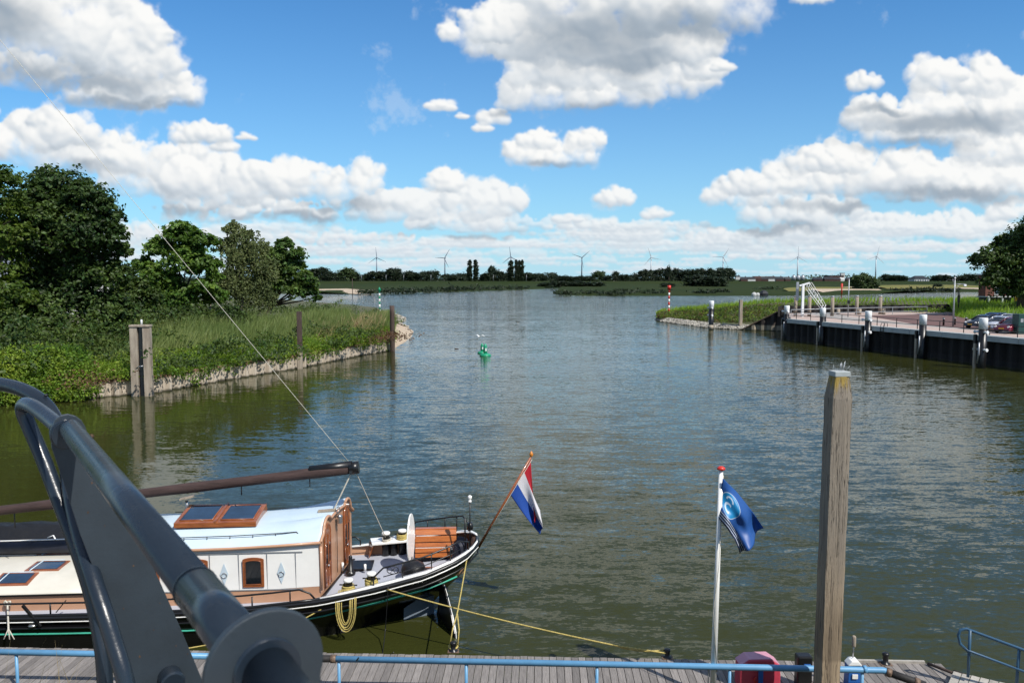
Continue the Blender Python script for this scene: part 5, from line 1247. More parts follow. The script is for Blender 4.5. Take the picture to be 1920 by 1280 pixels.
MB().box((0,-.115,.30),(.10,.02,.08)).build('label_plate',MT['wpaint'],e,bev=.003)
MB().tube([(0,0,.6),(.01,0,.84)],.013,6).build('rod',MT['steel'],e); MB().lathe((.01,0,.80),[(.03,0),(.035,.02),(.035,.18),(.025,.20)],12).build('lamp',MT['pilec'],e)
# big mooring pile in front
Pb=Vector((D(1556,1100,13.0).x,13.0,0)); e=empty('mooring_pile',Pb,R(0),label='tall square weathered timber pile with bird spikes, nearest in front of the jetty',cat='mooring pile')
zt=D(1560,698,13.0).z
mb=MB(); 
def sec(z,w,d,ox=0.): return [(-w+ox,-d,z),(w*.35+ox,-d-.006,z),(w+ox,-d*.9,z),(w+ox,d,z),(-w+ox,d,z),(-w-.006+ox,0,z)]
rows=[]
Mr=Matrix.Rotation(R(3),3,'Z')
for i in range(40):
    f=i/39; z=lerp(-2.5,zt-.42,f); ww=.158*(1+.02*math.sin(i*1.3))*lerp(1.0,1.03,f); rows.append([Mr@Vector(p)+Vector((lerp(-.04,.04,f)+random.uniform(-.003,.003),random.uniform(-.003,.003),0)) for p in sec(z,ww,.16)])
rows.append([Mr@Vector(p)+Vector((.045,0,0)) for p in sec(zt-.05,.115,.12)])
mb.grid(rows,False,closed=True); b=len(mb.v)-6; mb.f.append(tuple(range(b,b+6))); mb.sm.append(False)
def pilemat():
    m=MT['pile'].copy(); m.name='split pile timber'; N_=NB(m.node_tree); b=m.node_tree.nodes['Principled BSDF']
    tc=N_.n('ShaderNodeTexCoord').outputs['Object']; s_=N_.n('ShaderNodeSeparateXYZ'); N_.L(tc,s_.inputs[0]); old=b.inputs['Base Color'].links[0].from_socket
    ck=N_.noise(N_.v('MULTIPLY',tc,(11,11,.22)),1.6,4,.55,.2); crack=N_.mr(N_.m('ABSOLUTE',N_.m('SUBTRACT',ck,.5)),.0,.012,1,0)
    n2_=N_.noise(N_.v('MULTIPLY',tc,(8,8,1.2)),1.2,4,.6)
    cc=N_.mix(N_.mr(N_.m('ADD',s_.outputs[2],N_.m('MULTIPLY',n2_,.35)),1.55,1.75,0,.55,True),c4((1,1,1)),c4((0,0,0)))
    cc=N_.mix(N_.mr(N_.m('MULTIPLY_ADD',n2_,.9,s_.outputs[2]),2.2,4.6,0,.75,True),old,N_.mix(n2_,c4((.30,.255,.205)),c4((.20,.18,.155))))
    cc=N_.mix(N_.mr(N_.m('MULTIPLY_ADD',n2_,1.2,s_.outputs[2]),zt+.28,zt+.55,0,.85,True),cc,c4((.36,.24,.035)))
    wet=N_.m('MULTIPLY',N_.mr(s_.outputs[2],1.62,1.70,0,1,True),N_.mr(s_.outputs[2],2.0,3.0,1,0,True)); cc=N_.mix(N_.m('MULTIPLY',wet,.45),cc,c4((.10,.075,.05)))
    cc=N_.mix(N_.m('MULTIPLY',crack,.8),cc,c4((.02,.015,.01))); N_.L(cc,b.inputs['Base Color'])
    bp=b.inputs['Normal'].links[0].from_node; old=bp.inputs['Height'].links[0].from_socket; N_.L(N_.m('SUBTRACT',old,N_.m('MULTIPLY',crack,1.2)),bp.inputs['Height']); return m
mb.build('timber',pilemat(),e)
mb=MB(); mb.prism([Mr@Vector((sx*.128+.045,sy*.13,zt-.06)) for sx,sy in((-1,-1),(1,-1),(1,1),(-1,1))],(0,0,.085)); mb.build('cap',MT['concrete'],e,bev=.01)
mb=MB()
for i in range(12):
    a=random.random()*6.28; r_=random.uniform(.02,.13); x_,y_=r_*math.cos(a)+.045,r_*math.sin(a); mb.tube([(x_,y_,zt+.04),(x_*1.25+random.uniform(-.03,.03),y_*1.2,zt+.04+random.uniform(.07,.15))],.0035,4)
mb.build('bird_spikes',MT['galv'],e)
# stalks in front of the jetty
def stalks(name,px,py,n,h,label,mat='dry',spread=.25):
    c=G(px,py,.62); c=Vector((c.x,min(c.y,13.2),.0)); 
    P=[(c.x+random.gauss(0,spread),c.y+random.gauss(0,.15),.2) for _ in range(n)]; blades(name,P,h,.012,.18,mat,label=label,cat='grass')
stalks('dry_grass',118,1290,22,1.35,'thin dry grass stalks rising before the jetty at the bottom left',spread=.45)
stalks('dry_grass',818,1290,7,1.0,'few dry stalks before the jetty right of the handrail',spread=.08)
c=G(1030,1296,.62); leafcloud('wild_herbs',[(c.x+random.gauss(0,.10),c.y-.1,.60+random.random()*.12) for _ in range(26)],.06,6,.022,'grassb',label='small green herb poking up at the jetty edge, bottom centre',cat='herbs')
# ---------------------------------------------------------------- handrail in the foreground
def CP(px,py,d):
    r=ray(px,py); f=Vector((0,math.cos(PITCH),-math.sin(PITCH))); v=Vector(r); return Vector((0,0,HC))+v*(d/ v.dot(f))
he=empty('foreground_railing',CP(300,1280,1.9),0,label='dark blue grey steel handrail with plate posts, close to the camera',cat='railing'); O=he.location
ra=CP(428,1180,.90); rb=CP(133,806,2.10); rdn=(rb-ra).normalized()
rj=ra.lerp(rb,.10)
MB().tube([ra-rdn*.06-O,rb+rdn*.02-O],.0262,28).build('handrail',MT['rail'],he)
MB().tube([ra-rdn*.06-O,rj-O],.0275,28).build('rail_sleeve',MT['rail'],he)
MB().tube([rj-rdn*.0015-O,rj+rdn*.0015-O],.0283,28).build('joint_ring',MT['rail'],he)
# near plate head
lat=Vector((rdn.y,-rdn.x,0)).normalized(); upv=Vector((0,0,1)); 
def plate(c,rad,pts_dn,th,name):
    "round-headed plate square to the rail; pts_dn gives (sideways, down) outline below the head"
    out=[c+lat*(rad*math.cos(a))+upv*(rad*math.sin(a)) for a in np.linspace(R(200),R(-20),26)]
    out+= [c+lat*x_+upv*z_ for x_,z_ in pts_dn]
    return MB().prism([p-O for p in out],rdn*th).build(name,MT['plate'],he,bev=.0018)
nc=CP(497,1252,.80)
p1=plate(nc-rdn*.004,.060,[(.075,-.35),(.0,-.35)],.010,'post_plate')
MB().tube([nc-rdn*.012-O,nc+rdn*.03-O],.033,28).build('weld_collar',MT['rail'],p1)
MB().tube([nc-rdn*.26-upv*.02-O,nc-rdn*.002-O],.0262,28).build('handrail',MT['rail'],he)
fc=CP(124,812,2.14)
# outline of the far plate from its measured silhouette, in its own plane
def onplate(px,py,c=fc):
    r=Vector(ray(px,py)); k=(c-Vector((0,0,HC))).dot(rdn)/r.dot(rdn); return Vector((0,0,HC))+r*k
sil=[(100,796),(104,786),(114,779),(127,776),(142,780),(153,788),(160,800),(172,835),(192,880),(250,990),(300,1090),(340,1180),(390,1300),(420,1400),(275,1400),(244,1280),(220,1195),(205,1150),(187,1097),(150,1000),(118,900),(97,840),(96,812)]
pts=[onplate(*q)-O for q in sil]
p2=MB().prism(pts,rdn*.012).build('post_plate',MT['plate'],he,bev=.0015)
MB().tube([fc-rdn*.03-O,fc+rdn*.05-O],.036,24).build('weld_collar',MT['rail'],p2)
MB().lathe(CP(172,818,2.13)-O,[(.004,-.004),(.007,0),(.004,.006)],8,M=Matrix.Rotation(R(90),3,'X')).build('bolt',MT['bolt'],p2)
bp_=onplate(318,1268); MB().tube([bp_-O-rdn*.05,bp_-O+rdn*.01],.034,18).build('bolt_boss',MT['rail'],p2,bev=.006)
# weld beads and a few rust chips on the steel
mb=MB(); mb.tube([fc-rdn*.012+lat*(.037*math.cos(a))+upv*(.037*math.sin(a))-O for a in np.linspace(0,6.283,33)],.0035,6); mb.build('weld_bead',MT['rail'],p2)
mb=MB()
for px,py in [(172,905),(196,985),(250,1060),(232,1140),(300,1130),(330,1210),(262,1230),(288,1180),(165,960),(352,1225)]:
    c=onplate(px,py)-rdn*.0006; r_=random.uniform(.0012,.003); mb.prism([c-O+lat*r_*math.cos(a)*random.uniform(.6,1.3)+upv*r_*1.5*math.sin(a) for a in np.linspace(0,6.283,8)[:-1]],rdn*.0005)
mb.build('rust_chips',MT['bolt'],p2)
# bent end tubes behind the plate
def spl(P,n=8):
    "Catmull-Rom through the points"
    P=[Vector(p) for p in P]; P=[P[0]*2-P[1]]+P+[P[-1]*2-P[-2]]; out=[]
    for i in range(1,len(P)-2):
        for j in range(n):
            t=j/n; a_,b_,c_,d_=P[i-1:i+3]
            out.append(.5*((2*b_)+(c_-a_)*t+(2*a_-5*b_+4*c_-d_)*t*t+(3*b_-a_-3*c_+d_)*t**3))
    out.append(P[-2]); return out
tb=[CP(*q)-O for q in [(118,806,2.16),(90,782,2.26),(62,762,2.36),(46,758,2.42),(44,772,2.44),(58,806,2.44),(82,862,2.42),(112,940,2.38),(142,1020,2.34),(168,1100,2.32),(186,1180,2.30),(196,1260,2.28),(200,1420,2.26)]]
MB().tube(spl(tb),.0215,18).build('bent_tube',MT['rail'],he)
tb=[CP(*q)-O for q in [(-160,706,2.9),(-60,712,2.75),(0,720,2.66),(40,730,2.6),(78,752,2.54),(104,788,2.5),(122,850,2.46),(134,930,2.36),(150,1000,2.28),(172,1075,2.2),(195,1145,2.15),(214,1205,2.13),(236,1280,2.11),(262,1420,2.1)]]
MB().tube(spl(tb),.0225,18).build('bent_tube',MT['rail'],he)
MB().lathe(CP(86,741,2.52)-O,[(.004,-.004),(.007,0),(.003,.005)],8).build('screw',MT['black'],he)

# ---------------------------------------------------------------- piles, buoys, beacons
def at(px,py,z=0.): return G(px,py,z)
# double timber dolphin by the left bank
p=at(268,742); e=empty('dolphin',p,R(8),label='pale double timber dolphin with a capped top by the left bank',cat='dolphin')
hd=zat(609,p.y)
for sx in(-1,1):
    mb=MB(); rows=[]
    for i in range(14):
        z=lerp(-1.2,hd-.12,i/13); rows.append([(sx*.41+a*.235+random.uniform(-.01,.01)+sx*.02*(1-i/13),b*.24,z) for a,b in((-1,-1),(1,-1),(1,1),(-1,1))])
    mb.grid(rows,False,closed=True); mb.build('timber',MT['pilec'],e)
MB().box((0,0,hd-.06),(1.36,.62,.14)).build('cap',MT['pilec'],e,bev=.02)
MB().lathe((.08,0,hd),[(.07,0),(.07,.32),(.05,.36)],10).build('top_knob',MT['capw'],e)
mb=MB(); mb.bar((-.12,-.25,hd*.42),(.14,-.25,hd*.42),.06,.05); mb.tube([(-.3,-.26,hd*.40),(0,-.3,hd*.43),(.2,-.27,hd*.43)],.03,6); mb.build('iron_bar',MT['steel'],e)
mb=MB(); mb.box((0,.08,hd/2-.6),(.32,.2,hd+1.0)); mb.build('spacer',MT['tar'],e)
def post_pile(px,py,top,w,mats,lb,name='mooring_post',split=None,group=None,sq=True):
    p=at(px,py); h=zat(top,p.y); e=empty(name,p,R(10),label=lb,cat='mooring post',group=group)
    sp=split if split else h
    def seg(z0,z1,m,nm):
        mb=MB(); n=4 if sq else 14; rows=[]
        for i in range(9):
            z=lerp(z0,z1,i/8); rows.append([(w*math.cos(2*math.pi*(k+.5)/n)*(1.2 if sq else 1)+random.uniform(-.008,.008),w*math.sin(2*math.pi*(k+.5)/n)*(1.2 if sq else 1),z) for k in range(n)])
        mb.grid(rows,not sq,closed=True); b=len(mb.v)-n; mb.f.append(tuple(range(b,b+n))); mb.sm.append(False); mb.build(nm,MT[m],e)
    if split: seg(-1.5,h*split,mats[0],'lower_timber'); seg(h*split+.003,h,mats[1],'upper_timber')
    else: seg(-1.5,h,mats[0],'timber')
    return e
post_pile(563,691,584,.25,('pilec','piler'),'brown mooring post with a pale foot halfway along the left sheet piling',split=.39)
post_pile(736,659,573,.27,('piler',),'dark rusty mooring post at the end of the left sheet piling',sq=False)
post_pile(1388,617,562,.27,('pilec',),'plain weathered wooden post at the foot of the right mole')
for px,py,top,lb in [(1491,596,556,'grey wooden post just left of the white gantry mast'),(1517,597,556,'grey wooden post just right of the white gantry mast'),(1560,595,557,'grey wooden post beyond the second quay pile'),(1606,592,556,'grey wooden post left of the third quay pile, taller of its pair'),(1650,590,556,'grey wooden post with rounded top right of the third quay pile'),]:
    Y=112 if px<1570 else 118; c=D(px,py,Y); e=empty('wooden_post',Vector((c.x,Y,QZ)),label=lb,cat='post',group='grey posts behind the quay')
    h=zat(top,Y)-QZ; MB().tube([(0,0,-.3),(0,0,h)],.24,12).build('timber',MT['pilec'],e); MB().lathe((0,0,h),[(.26,0),(.26,.1),(.2,.16)],12).build('cap',MT['galv'],e)
for px,lb in [(1572,'short timber stub post beyond the second quay pile'),(1612,'short timber stub post beyond the third quay pile'),(1657,'short timber stub post right of the third quay pile')]:
    c=D(px,580,117); MB().tube([(c.x,117,QZ-.2),(c.x,117,zat(579,117))],[.26,.24],10).build('stub_post',MT['pilec'],label=lb,cat='post',group='short stub posts')
# black steel piles with white tops
def steel_pile(px,py,top,r,capf,knobs,fender,lb):
    p=at(px,py); h=zat(top,p.y); e=empty('steel_pile',p,math.atan2(-qn.y,-qn.x)+R(90),label=lb,cat='mooring pile',group='black steel piles with white tops')
    ch=h*capf
    MB().lathe((0,0,0),[(r,-2),(r,h-ch)],24).build('tube',MT['black'],e)
    MB().lathe((0,0,h-ch+.003),[(r*1.03,0),(r*1.03,ch-.04),(r*.97,ch)],24).build('white_top',MT['capw'],e)
    if not fender: MB().lathe((0,0,0),[(r*1.01,.05),(r*1.01,.75)],24).build('tide_band',MT['pilec'],e)
    for z in knobs:
        for sx in(-1,1):
            k=MB().tube([(sx*r*.5,-.1,z*h),(sx*(r+.32),-.20,z*h)],.10,12); k.lathe((sx*(r+.34),-.20,z*h),[(.14,-.05),(.165,0),(.14,.05)],14,M=Matrix.Rotation(R(90),3,'Y')); k.build('bollard_knob',MT['capw'],e)
    if fender:
        MB().box((-.42*1.,-r-.05,h*fender/2-.5),(.2,.2,h*fender+1.)).build('fender_timber',MT['pilec'],e,bev=.02)
        MB().box((-.42,-r-.03,h*fender-.35),(.24,.26,.8)).build('fender_head',MT['black'],e,bev=.02)
        mb=MB(); mb.tube([(.12,-r-.14,h*.52),(.2,-r-.2,h*.3),(-.05,-r-.12,h*.1)],.07,8); mb.build('brace',MT['galv'],e)
    return e
steel_pile(1333,618,564,.38,.27,(.5,.76),0,'lone black pile with a white top standing off the right mole')
steel_pile(1474,635,573,.33,.25,(.58,.83),.6,'black pile with a white top at the far end of the quay')
steel_pile(1541,646,577,.33,.24,(),.62,'second black pile along the quay from the far end, without knobs')
steel_pile(1626,658,583,.34,.24,(.48,.78),.62,'middle black pile along the quay, with white knobs')
steel_pile(1728,671,590,.34,.23,(),.62,'fourth black pile along the quay, without knobs, right of the ladder')
steel_pile(1840,690,596,.35,.22,(.37,.72),.66,'nearest black pile along the quay, with white knobs, beside the parked cars')
# quay ladder and railing
def qpx(px,w=0.,z=QZ):
    lo,hi=-5.,LQ
    for _ in range(40):
        m_=(lo+hi)/2; p=Q(m_,w,z)
        if 960+FP*p.x/p.y<px: lo=m_
        else: hi=m_
    return (lo+hi)/2
e=empty('quay_ladder',Q(qpx(1660),-.35,0),math.atan2(qd.y,qd.x),label='black steel ladder down the quay wall between two piles',cat='ladder')
mb=MB()
for sx in(-.22,.22): mb.tube([(sx,0,.2),(sx,0,QZ+.1),(sx,.12,QZ+.45),(sx,.5,QZ+.45),(sx,.5,QZ)],.03,6)
mb.build('side_rails',MT['black'],e)
mb=MB()
for i in range(9): mb.tube([(-.22,0,.4+i*.28),(.22,0,.4+i*.28)],.02,5)
mb.build('rungs',MT['black'],e)
def railing(name,pts,h,post_d,mat,lb,r=.035,mids=(.5,)):
    o=Vector(pts[0]); e=empty(name,o,label=lb,cat='railing')
    mb=MB()
    for f in (1.,)+mids: mb.tube([Vector(p)-o+Vector((0,0,h*f)) for p in pts],r,6)
    mb.build('rails',MT[mat],e)
    L_=sum((Vector(b)-Vector(a)).length for a,b in zip(pts,pts[1:])); P=resample(pts,int(L_/post_d)+1)
    for p in P: MB().bar(p-o,p-o+Vector((0,0,h+.02)),.07,.05,up=(0,1,0)).build('post',MT[mat],e)
railing('quay_railing',[Q(.5,.75),Q(LQ,.75)],1.0,2.95,'black','low black railing along the edge of the quay')
railing('grey_railing',[Vector((37.5,107.5,QZ)),Vector((47,113.5,QZ)),Vector((62,119.5,QZ))],1.05,6,'galv','double grey rail at the back of the quay before the black retaining wall',.06,(.4,))
# white gantry with raised gangway
gp=Vector((D(1504,597,110).x,110,QZ)); e=empty('gantry_mast',gp,label='white gantry mast with a raised slanting gangway behind the quay',cat='gantry')
hg=zat(531,110)-QZ
mb=MB(); mb.bar((0,0,0),(0,0,hg-.15),.32,.32,up=(0,1,0)); mb.bar((-.5,0,hg-.35),(.9,0,hg+.05),.2,.22); mb.build('mast',MT['capw'],e,bev=.02)
mb=MB(); mb.bar((-.55,.6,hg-2.4),(-.55,.6,hg+.15),.35,.2,up=(0,1,0)); mb.build('counterweight',MT['galv'],e,bev=.02)
mb=MB()
for yy in(-.45,.45):
    mb.tube([(.6,yy,hg),(1.0,yy,hg+.1),(3.05,yy,hg-3.0),(2.75,yy,hg-3.6),(.55,yy,hg-.75)],.035,6); mb.tube([(.7,yy,hg-.35),(2.9,yy,hg-3.3)],.025,5)
    for i in range(5): t=i/4; a_=Vector((.55,yy,hg-.75)).lerp(Vector((2.75,yy,hg-3.6)),t); b_=Vector((.8,yy,hg)).lerp(Vector((3.0,yy,hg-2.95)),t); mb.tube([a_,b_],.03,5)
mb.build('gangway',MT['capw'],e)
MB().tube([(.75,.0,hg-.3),(.78,0,.6)],.02,4).build('chain',MT['galv'],e)
e=empty('thin_mast',Vector((D(1590,590,109).x,109,QZ)),label='thin grey pole with a small box halfway, beyond the quay',cat='pole')
MB().tube([(0,0,0),(0,0,zat(523,109)-QZ)],.07,8).build('pole',MT['galv'],e); MB().box((0,-.05,zat(566,109)-QZ),(.3,.25,.5)).build('box',MT['black'],e,bev=.02)
# street lamp
Yl=88.; e=empty('street_lamp',Vector((D(1787,609,Yl).x,Yl,QZ)),label='tall grey street lamp with a side arm beside the red brick road',cat='street lamp'); hl=zat(522,Yl)-QZ
MB().tube([(0,0,0),(0,0,hl*.5),(0,0,hl)],[.10,.075,.05],10).build('pole',MT['galv'],e)
ha=zat(532.5,Yl)-QZ
MB().tube([(-.18,0,ha),(1.15,0,ha)],.035,6).build('arm',MT['galv'],e); MB().box((1.12,0,ha-.14),(.26,.18,.22)).build('lamp_head',MT['capw'],e,bev=.02)
MB().tube([(0,0,ha-.55),(.25,0,ha-.25),(.5,0,ha-.12)],.025,5).build('brace',MT['galv'],e)
MB().lathe((0,0,hl),[(.08,0),(.12,.06),(.05,.14)],10).build('top_lamp',MT['capw'],e); MB().tube([(0,0,hl-.6),(-.22,0,hl-.3),(-.24,0,hl-.05)],.03,5).build('side_lamp',MT['galv'],e)
e=empty('dark_pole',Vector((D(1797,573,115).x,115,QZ)),label='thin black pole on the grass behind the street lamp',cat='pole'); MB().tube([(0,0,0),(0,0,zat(546,115)-QZ)],.08,8).build('pole',MT['black'],e); MB().box((0,0,zat(560,115)-QZ),(.3,.2,1.1)).build('sign',MT['black'],e,bev=.02)
# bollards on the paving
for px,py,lb in [(1769,610,'leftmost of four black bollards beside the road'),(1790,609,'black bollard right at the foot of the street lamp'),(1811,609,'third of four black bollards, right of the street lamp'),(1816,614,'rightmost of four black bollards, just left of the dark car')]:
    p=G(px,py,QZ); e=empty('bollard',p,label=lb,cat='bollard',group='black bollards by the road'); MB().lathe((0,0,0),[(.11,0),(.10,.7),(.12,.72),(.12,.85),(.06,.9)],12).build('post',MT['black'],e); MB().lathe((0,0,.74),[(.124,0),(.124,.05)],12).build('band',MT['capw'],e)
# parked cars
def car(px,py,rz,col_,lb,length=4.1):
    p=G(px,py,QZ+.01); e=empty('parked_car',p,rz,label=lb,cat='car',group='cars parked behind the quay')
    m=M('car paint '+lb[:8],col_,.25,.3,.05,3,coat=.8)
    L_=length/2
    lower=[(-L_,.35),(-L_,.75),(-L_+.15,.92),(-L_*.45,1.0),(L_*.95,.98),(L_,.8),(L_,.35)]
    rows=[]
    prof=[(-L_,.36,.70),(-L_+.05,.62,.78),(-L_+.30,.80,.82),(-L_*.42,.96,.86),(-.10,1.0,.87),(L_*.5,1.0,.87),(L_*.92,.97,.82),(L_,.70,.78),(L_-.02,.36,.74)]
    mb=MB()
    top=[];n=len(prof)
    rows=[[(x_,-w_*.98,.30),(x_,-w_,.52),(x_,-w_*.97,z_),(x_,0,z_+.03),(x_,w_*.97,z_),(x_,w_,.52),(x_,w_*.98,.30)] for x_,z_,w_ in prof]
    mb.grid(rows); mb.build('body',m,e)
    g=[(-L_*.46,.94,.80),(-L_*.12,1.36,.68),(L_*.12,1.46,.64),(L_*.55,1.44,.63),(L_*.80,1.30,.66),(L_*.93,.97,.76)]
    rows=[[(x_,-w_*1.02,min(z_,.96)),(x_,-w_*.98,z_-.05),(x_,-w_*.85,z_),(x_,0,z_+.03),(x_,w_*.85,z_),(x_,w_*.98,z_-.05),(x_,w_*1.02,min(z_,.96))] for x_,z_,w_ in g]
    MB().grid(rows).build('windows',MT['glass'],e)
    r2=[[(x_,-w_*.9,z_+.012),(x_,0,z_+.045),(x_,w_*.9,z_+.012)] for x_,z_,w_ in g[1:5]]
    rf=MB().grid(r2); 
    for s_ in(-1,1):
        rf.tube([(g[0][0],s_*g[0][2]*1.0,g[0][1]+.02)]+[(x_,s_*w_*.93,z_+.0) for x_,z_,w_ in g[1:5]]+[(g[5][0],s_*g[5][2],g[5][1]+.02)],.035,5); rf.tube([(.05,s_*.86,.96),(.15,s_*.64,1.44)],.03,5); rf.tube([(L_*.62,s_*.80,.97),(L_*.6,s_*.64,1.42)],.045,5)
    rf.build('roof',m,e,solid=.0)
    for x_ in(-L_*.62,L_*.62):
        for s_ in(-1,1):
            w=MB().lathe((x_,s_*.80,.31),[(.24,-.10),(.31,-.08),(.31,.08),(.24,.10)],16,M=Matrix.Rotation(R(90),3,'X')).build('wheel',MT['rubber'],e)
            MB().lathe((x_,s_*.83,.31),[(.05,-.07),(.19,-.06),(.19,.06),(.05,.08)],12,M=Matrix.Rotation(R(90),3,'X')).build('rim',MT['steel'],w)
    for s_ in(-1,1):
        MB().lathe((-L_+.10,s_*.60,.66),[(.02,-.1),(.12,-.02),(.10,.06)],10,M=Matrix.Rotation(R(-90),3,'Y')).build('headlight',MT['capw'],e)
        MB().box((-L_*.30,s_*.96,.98),(.16,.14,.12)).build('mirror',m,e,bev=.03)
    MB().box((-L_-.01,0,.50),(.02,.5,.11)).build('number_plate',MT['yellow'],e); return e
a0_=R(28)
car(1845,616,R(20),(.012,.014,.022),'dark car mostly hidden behind the nearest white-topped quay pile')
car(1862,611,R(24),(.03,.07,.20),'dark blue car behind the silver car')
car(1875,620,R(28),(.55,.57,.62),'silver grey car with its nose to the left')
car(1893,614,R(26),(.50,.52,.56),'second silver car, behind the dark red one')
car(1899,624,R(30),(.16,.012,.03),'dark red car right of the silver one')
e=empty('utility_cabinet',G(1913,626,QZ),R(10),label='dark green utility cabinet at the right edge beside the dark red car',cat='cabinet')
MB().box((0,0,.95),(1.2,.8,1.9)).build('body',M('cabinet green',(.012,.05,.045),.4,0,.1,3),e,bev=.03); MB().box((-.25,-.41,1.3),(.3,.02,.35)).build('vent',MT['galv'],e,bev=.004)
# pump house and excavator
Yh=124.; hx=D(1852,566,Yh).x; zg=4.3; e=empty('pump_house',Vector((hx,Yh,zg)),R(6),label='small brick pump house on a platform under the big right tree',cat='building')
hh=zat(516,Yh)-zg
MB().box((-.3,0,hh/2+.4),(1.5,1.6,hh-.8)).build('tower_wall',MT['brick'],e); 
mb=MB(); mb.prism([(-1.3,-1.05,hh),(.6,-1.05,hh),(.6,1.05,hh),(-1.3,1.05,hh)],(0,0,.22)); mb.lathe((-.3,0,hh+.22),[(.75,0),(.7,.15),(.2,.3),(.15,.5)],12); mb.build('roof',MT['galv'],e,bev=.02)
MB().box((1.9,.2,1.75),(2.9,1.6,1.5)).build('side_wall',MT['brick'],e)
MB().box((.95,-.64,1.8),(.85,.06,1.2)).build('window',MT['capw'],e).name
MB().box((.95,-.68,1.8),(.65,.04,1.0)).build('pane',MT['bglass'],e)
MB().box((1.4,-.2,.9),(5.0,2.6,.18)).build('platform',MT['concrete'],e,bev=.02)
for x_ in(-.8,1.4,3.5): MB().box((x_,-1.3,.3),(.25,.25,1.2)).build('pillar',MT['concrete'],e)
MB().box((1.4,.3,.3),(4.2,1.6,1.1)).build('base_wall',MT['darkg'],e)
MB().bar((3.9,-1.2,.85),(5.2,-1.5,-.2),.2,.12).build('stair_stringer',MT['concrete'],e)
e=empty('excavator',Vector((D(1917,560,118).x,118,4.2)),R(20),label='yellow excavator partly cut off at the right edge under the tree',cat='excavator')
mb=MB(); mb.box((.8,0,.9),(2.8,1.6,.9)); mb.prism([(-.6,-.8,.6),(-.6,-.8,1.1),(-.1,-.8,1.2),(.2,-.8,.6)],(0,1.6,0)); mb.build('body',MT['yellow'],e,bev=.08)
c_=MB().box((.9,-.2,1.9),(1.2,1.1,1.2)).build('cab',MT['yellow'],e,bev=.06); MB().box((.9,-.77,2.0),(.9,.03,.75)).build('window',MT['glass'],c_)
mb=MB(); mb.tube([(-.3,-.3,1.2),(-.9,-.3,1.9),(-.6,-.3,2.3)],.13,8); mb.bar((-.3,.3,1.3),(-1.0,.3,.8),.2,.25); mb.build('arm',MT['yellow'],e)
for s_ in(-1,1): MB().box((.8,s_*.7,.25),(2.6,.45,.5)).build('track',MT['rubber'],e,bev=.15)
# beacons and buoys
def beacon(px,py,top,c1,c2,lb,nb,topcan=True):
    p=at(px,py,.9); h=zat(top,p.y)-.9; e=empty('beacon',p,label=lb,cat='beacon'); ph=h*(.86 if topcan else .86)
    for i in range(nb):
        z0,z1=ph*i/nb-(.6 if i==0 else 0),ph*(i+1)/nb-.002; MB().tube([(0,0,z0),(0,0,z1)],.17,12).build('band',MT[c1 if i%2 else c2],e)
    if topcan: MB().lathe((0,0,ph),[(.34,0),(.34,h-ph)],20).build('topmark',MT[c1],e)
    else: MB().lathe((0,0,ph),[(.42,0),(.05,h-ph)],20).build('topmark',MT[c1],e)
beacon(1254,590,535,'redp','wpaint','red and white striped beacon pole with a red can on the right mole',8)
beacon(712,586,538,'buoy','wpaint','green and white striped beacon pole with a green cone on the left point',8,False)
def buoy(px,py,s,lb):
    p=at(px,py); e=empty('buoy',p,label=lb,cat='buoy',group='green buoys in the harbour mouth')
    MB().lathe((0,0,0),[(.2*s,-.3),(.62*s,-.12),(.66*s,.08*s),(.55*s,.20*s),(.25*s,.30*s),(.18*s,.34*s)],24).build('float',MT['buoy'],e)
    MB().lathe((0,0,.34*s),[(.2*s,0),(.24*s,.1*s),(.20*s,.75*s),(.10*s,1.0*s),(.0,1.04*s)],16).build('tower',MT['buoy'],e)
    MB().box((.08*s,-.21*s,.72*s),(.16*s,.04,.34*s)).build('plate',MT['capw'],e)
buoy(910,667,.92,'nearer of the two green buoys floating in mid water'); buoy(904,662,.78,'farther of the two green buoys, half behind the other')
def wavy(name,c,lb,mat,s,fly=True,rz=0.):
    e=empty(name,c,rz,label=lb,cat='bird')
    V=[]; 
    mb=MB(); mb.tube([(-.5*s,0,.02),(-.3*s,0,.03),(0,0,0),(.25*s,0,.03),(.36*s,0,.08*s),(.5*s,0,.05*s)],[.02*s,.07*s,.13*s,.09*s,.06*s,.01*s],10); mb.build('body',MT[mat],e)
    if fly:
        for q in(-1,1): MB().grid([[(-.14*s,q*.04*s,.03),(.14*s,q*.04*s,.03)],[(-.14*s,q*.45*s,.28*s),(.16*s,q*.45*s,.28*s)],[(-.26*s,q*1.0*s,.12*s),(-.16*s,q*1.02*s,.12*s)]]).build('wing',MT[mat],e,solid=.02)
wavy('gull',D(899,631,84),'white gull flying just above the green buoys','capw',.7,True,R(60))
wavy('duck',at(971,603),'dark bird on the water right of the mooring post, far out','black',.8,False,R(20))
wavy('duck',at(856,654),'brown duck on the water left of the green buoys','piler',.55,False,R(170))
for px,py,lb in [(759,618,'dark bird standing highest on the sandy beach'),(767,619,'dark bird on the sandy beach, right of the highest one'),(771,628,'dark bird at the right waterline of the sandy beach'),(768,631,'dark bird lowest at the waterline of the sandy beach')]:
    wavy('duck',at(px,py,.25)+Vector((0,0,.12)),lb,'black',.7,False,R(random.random()*360))
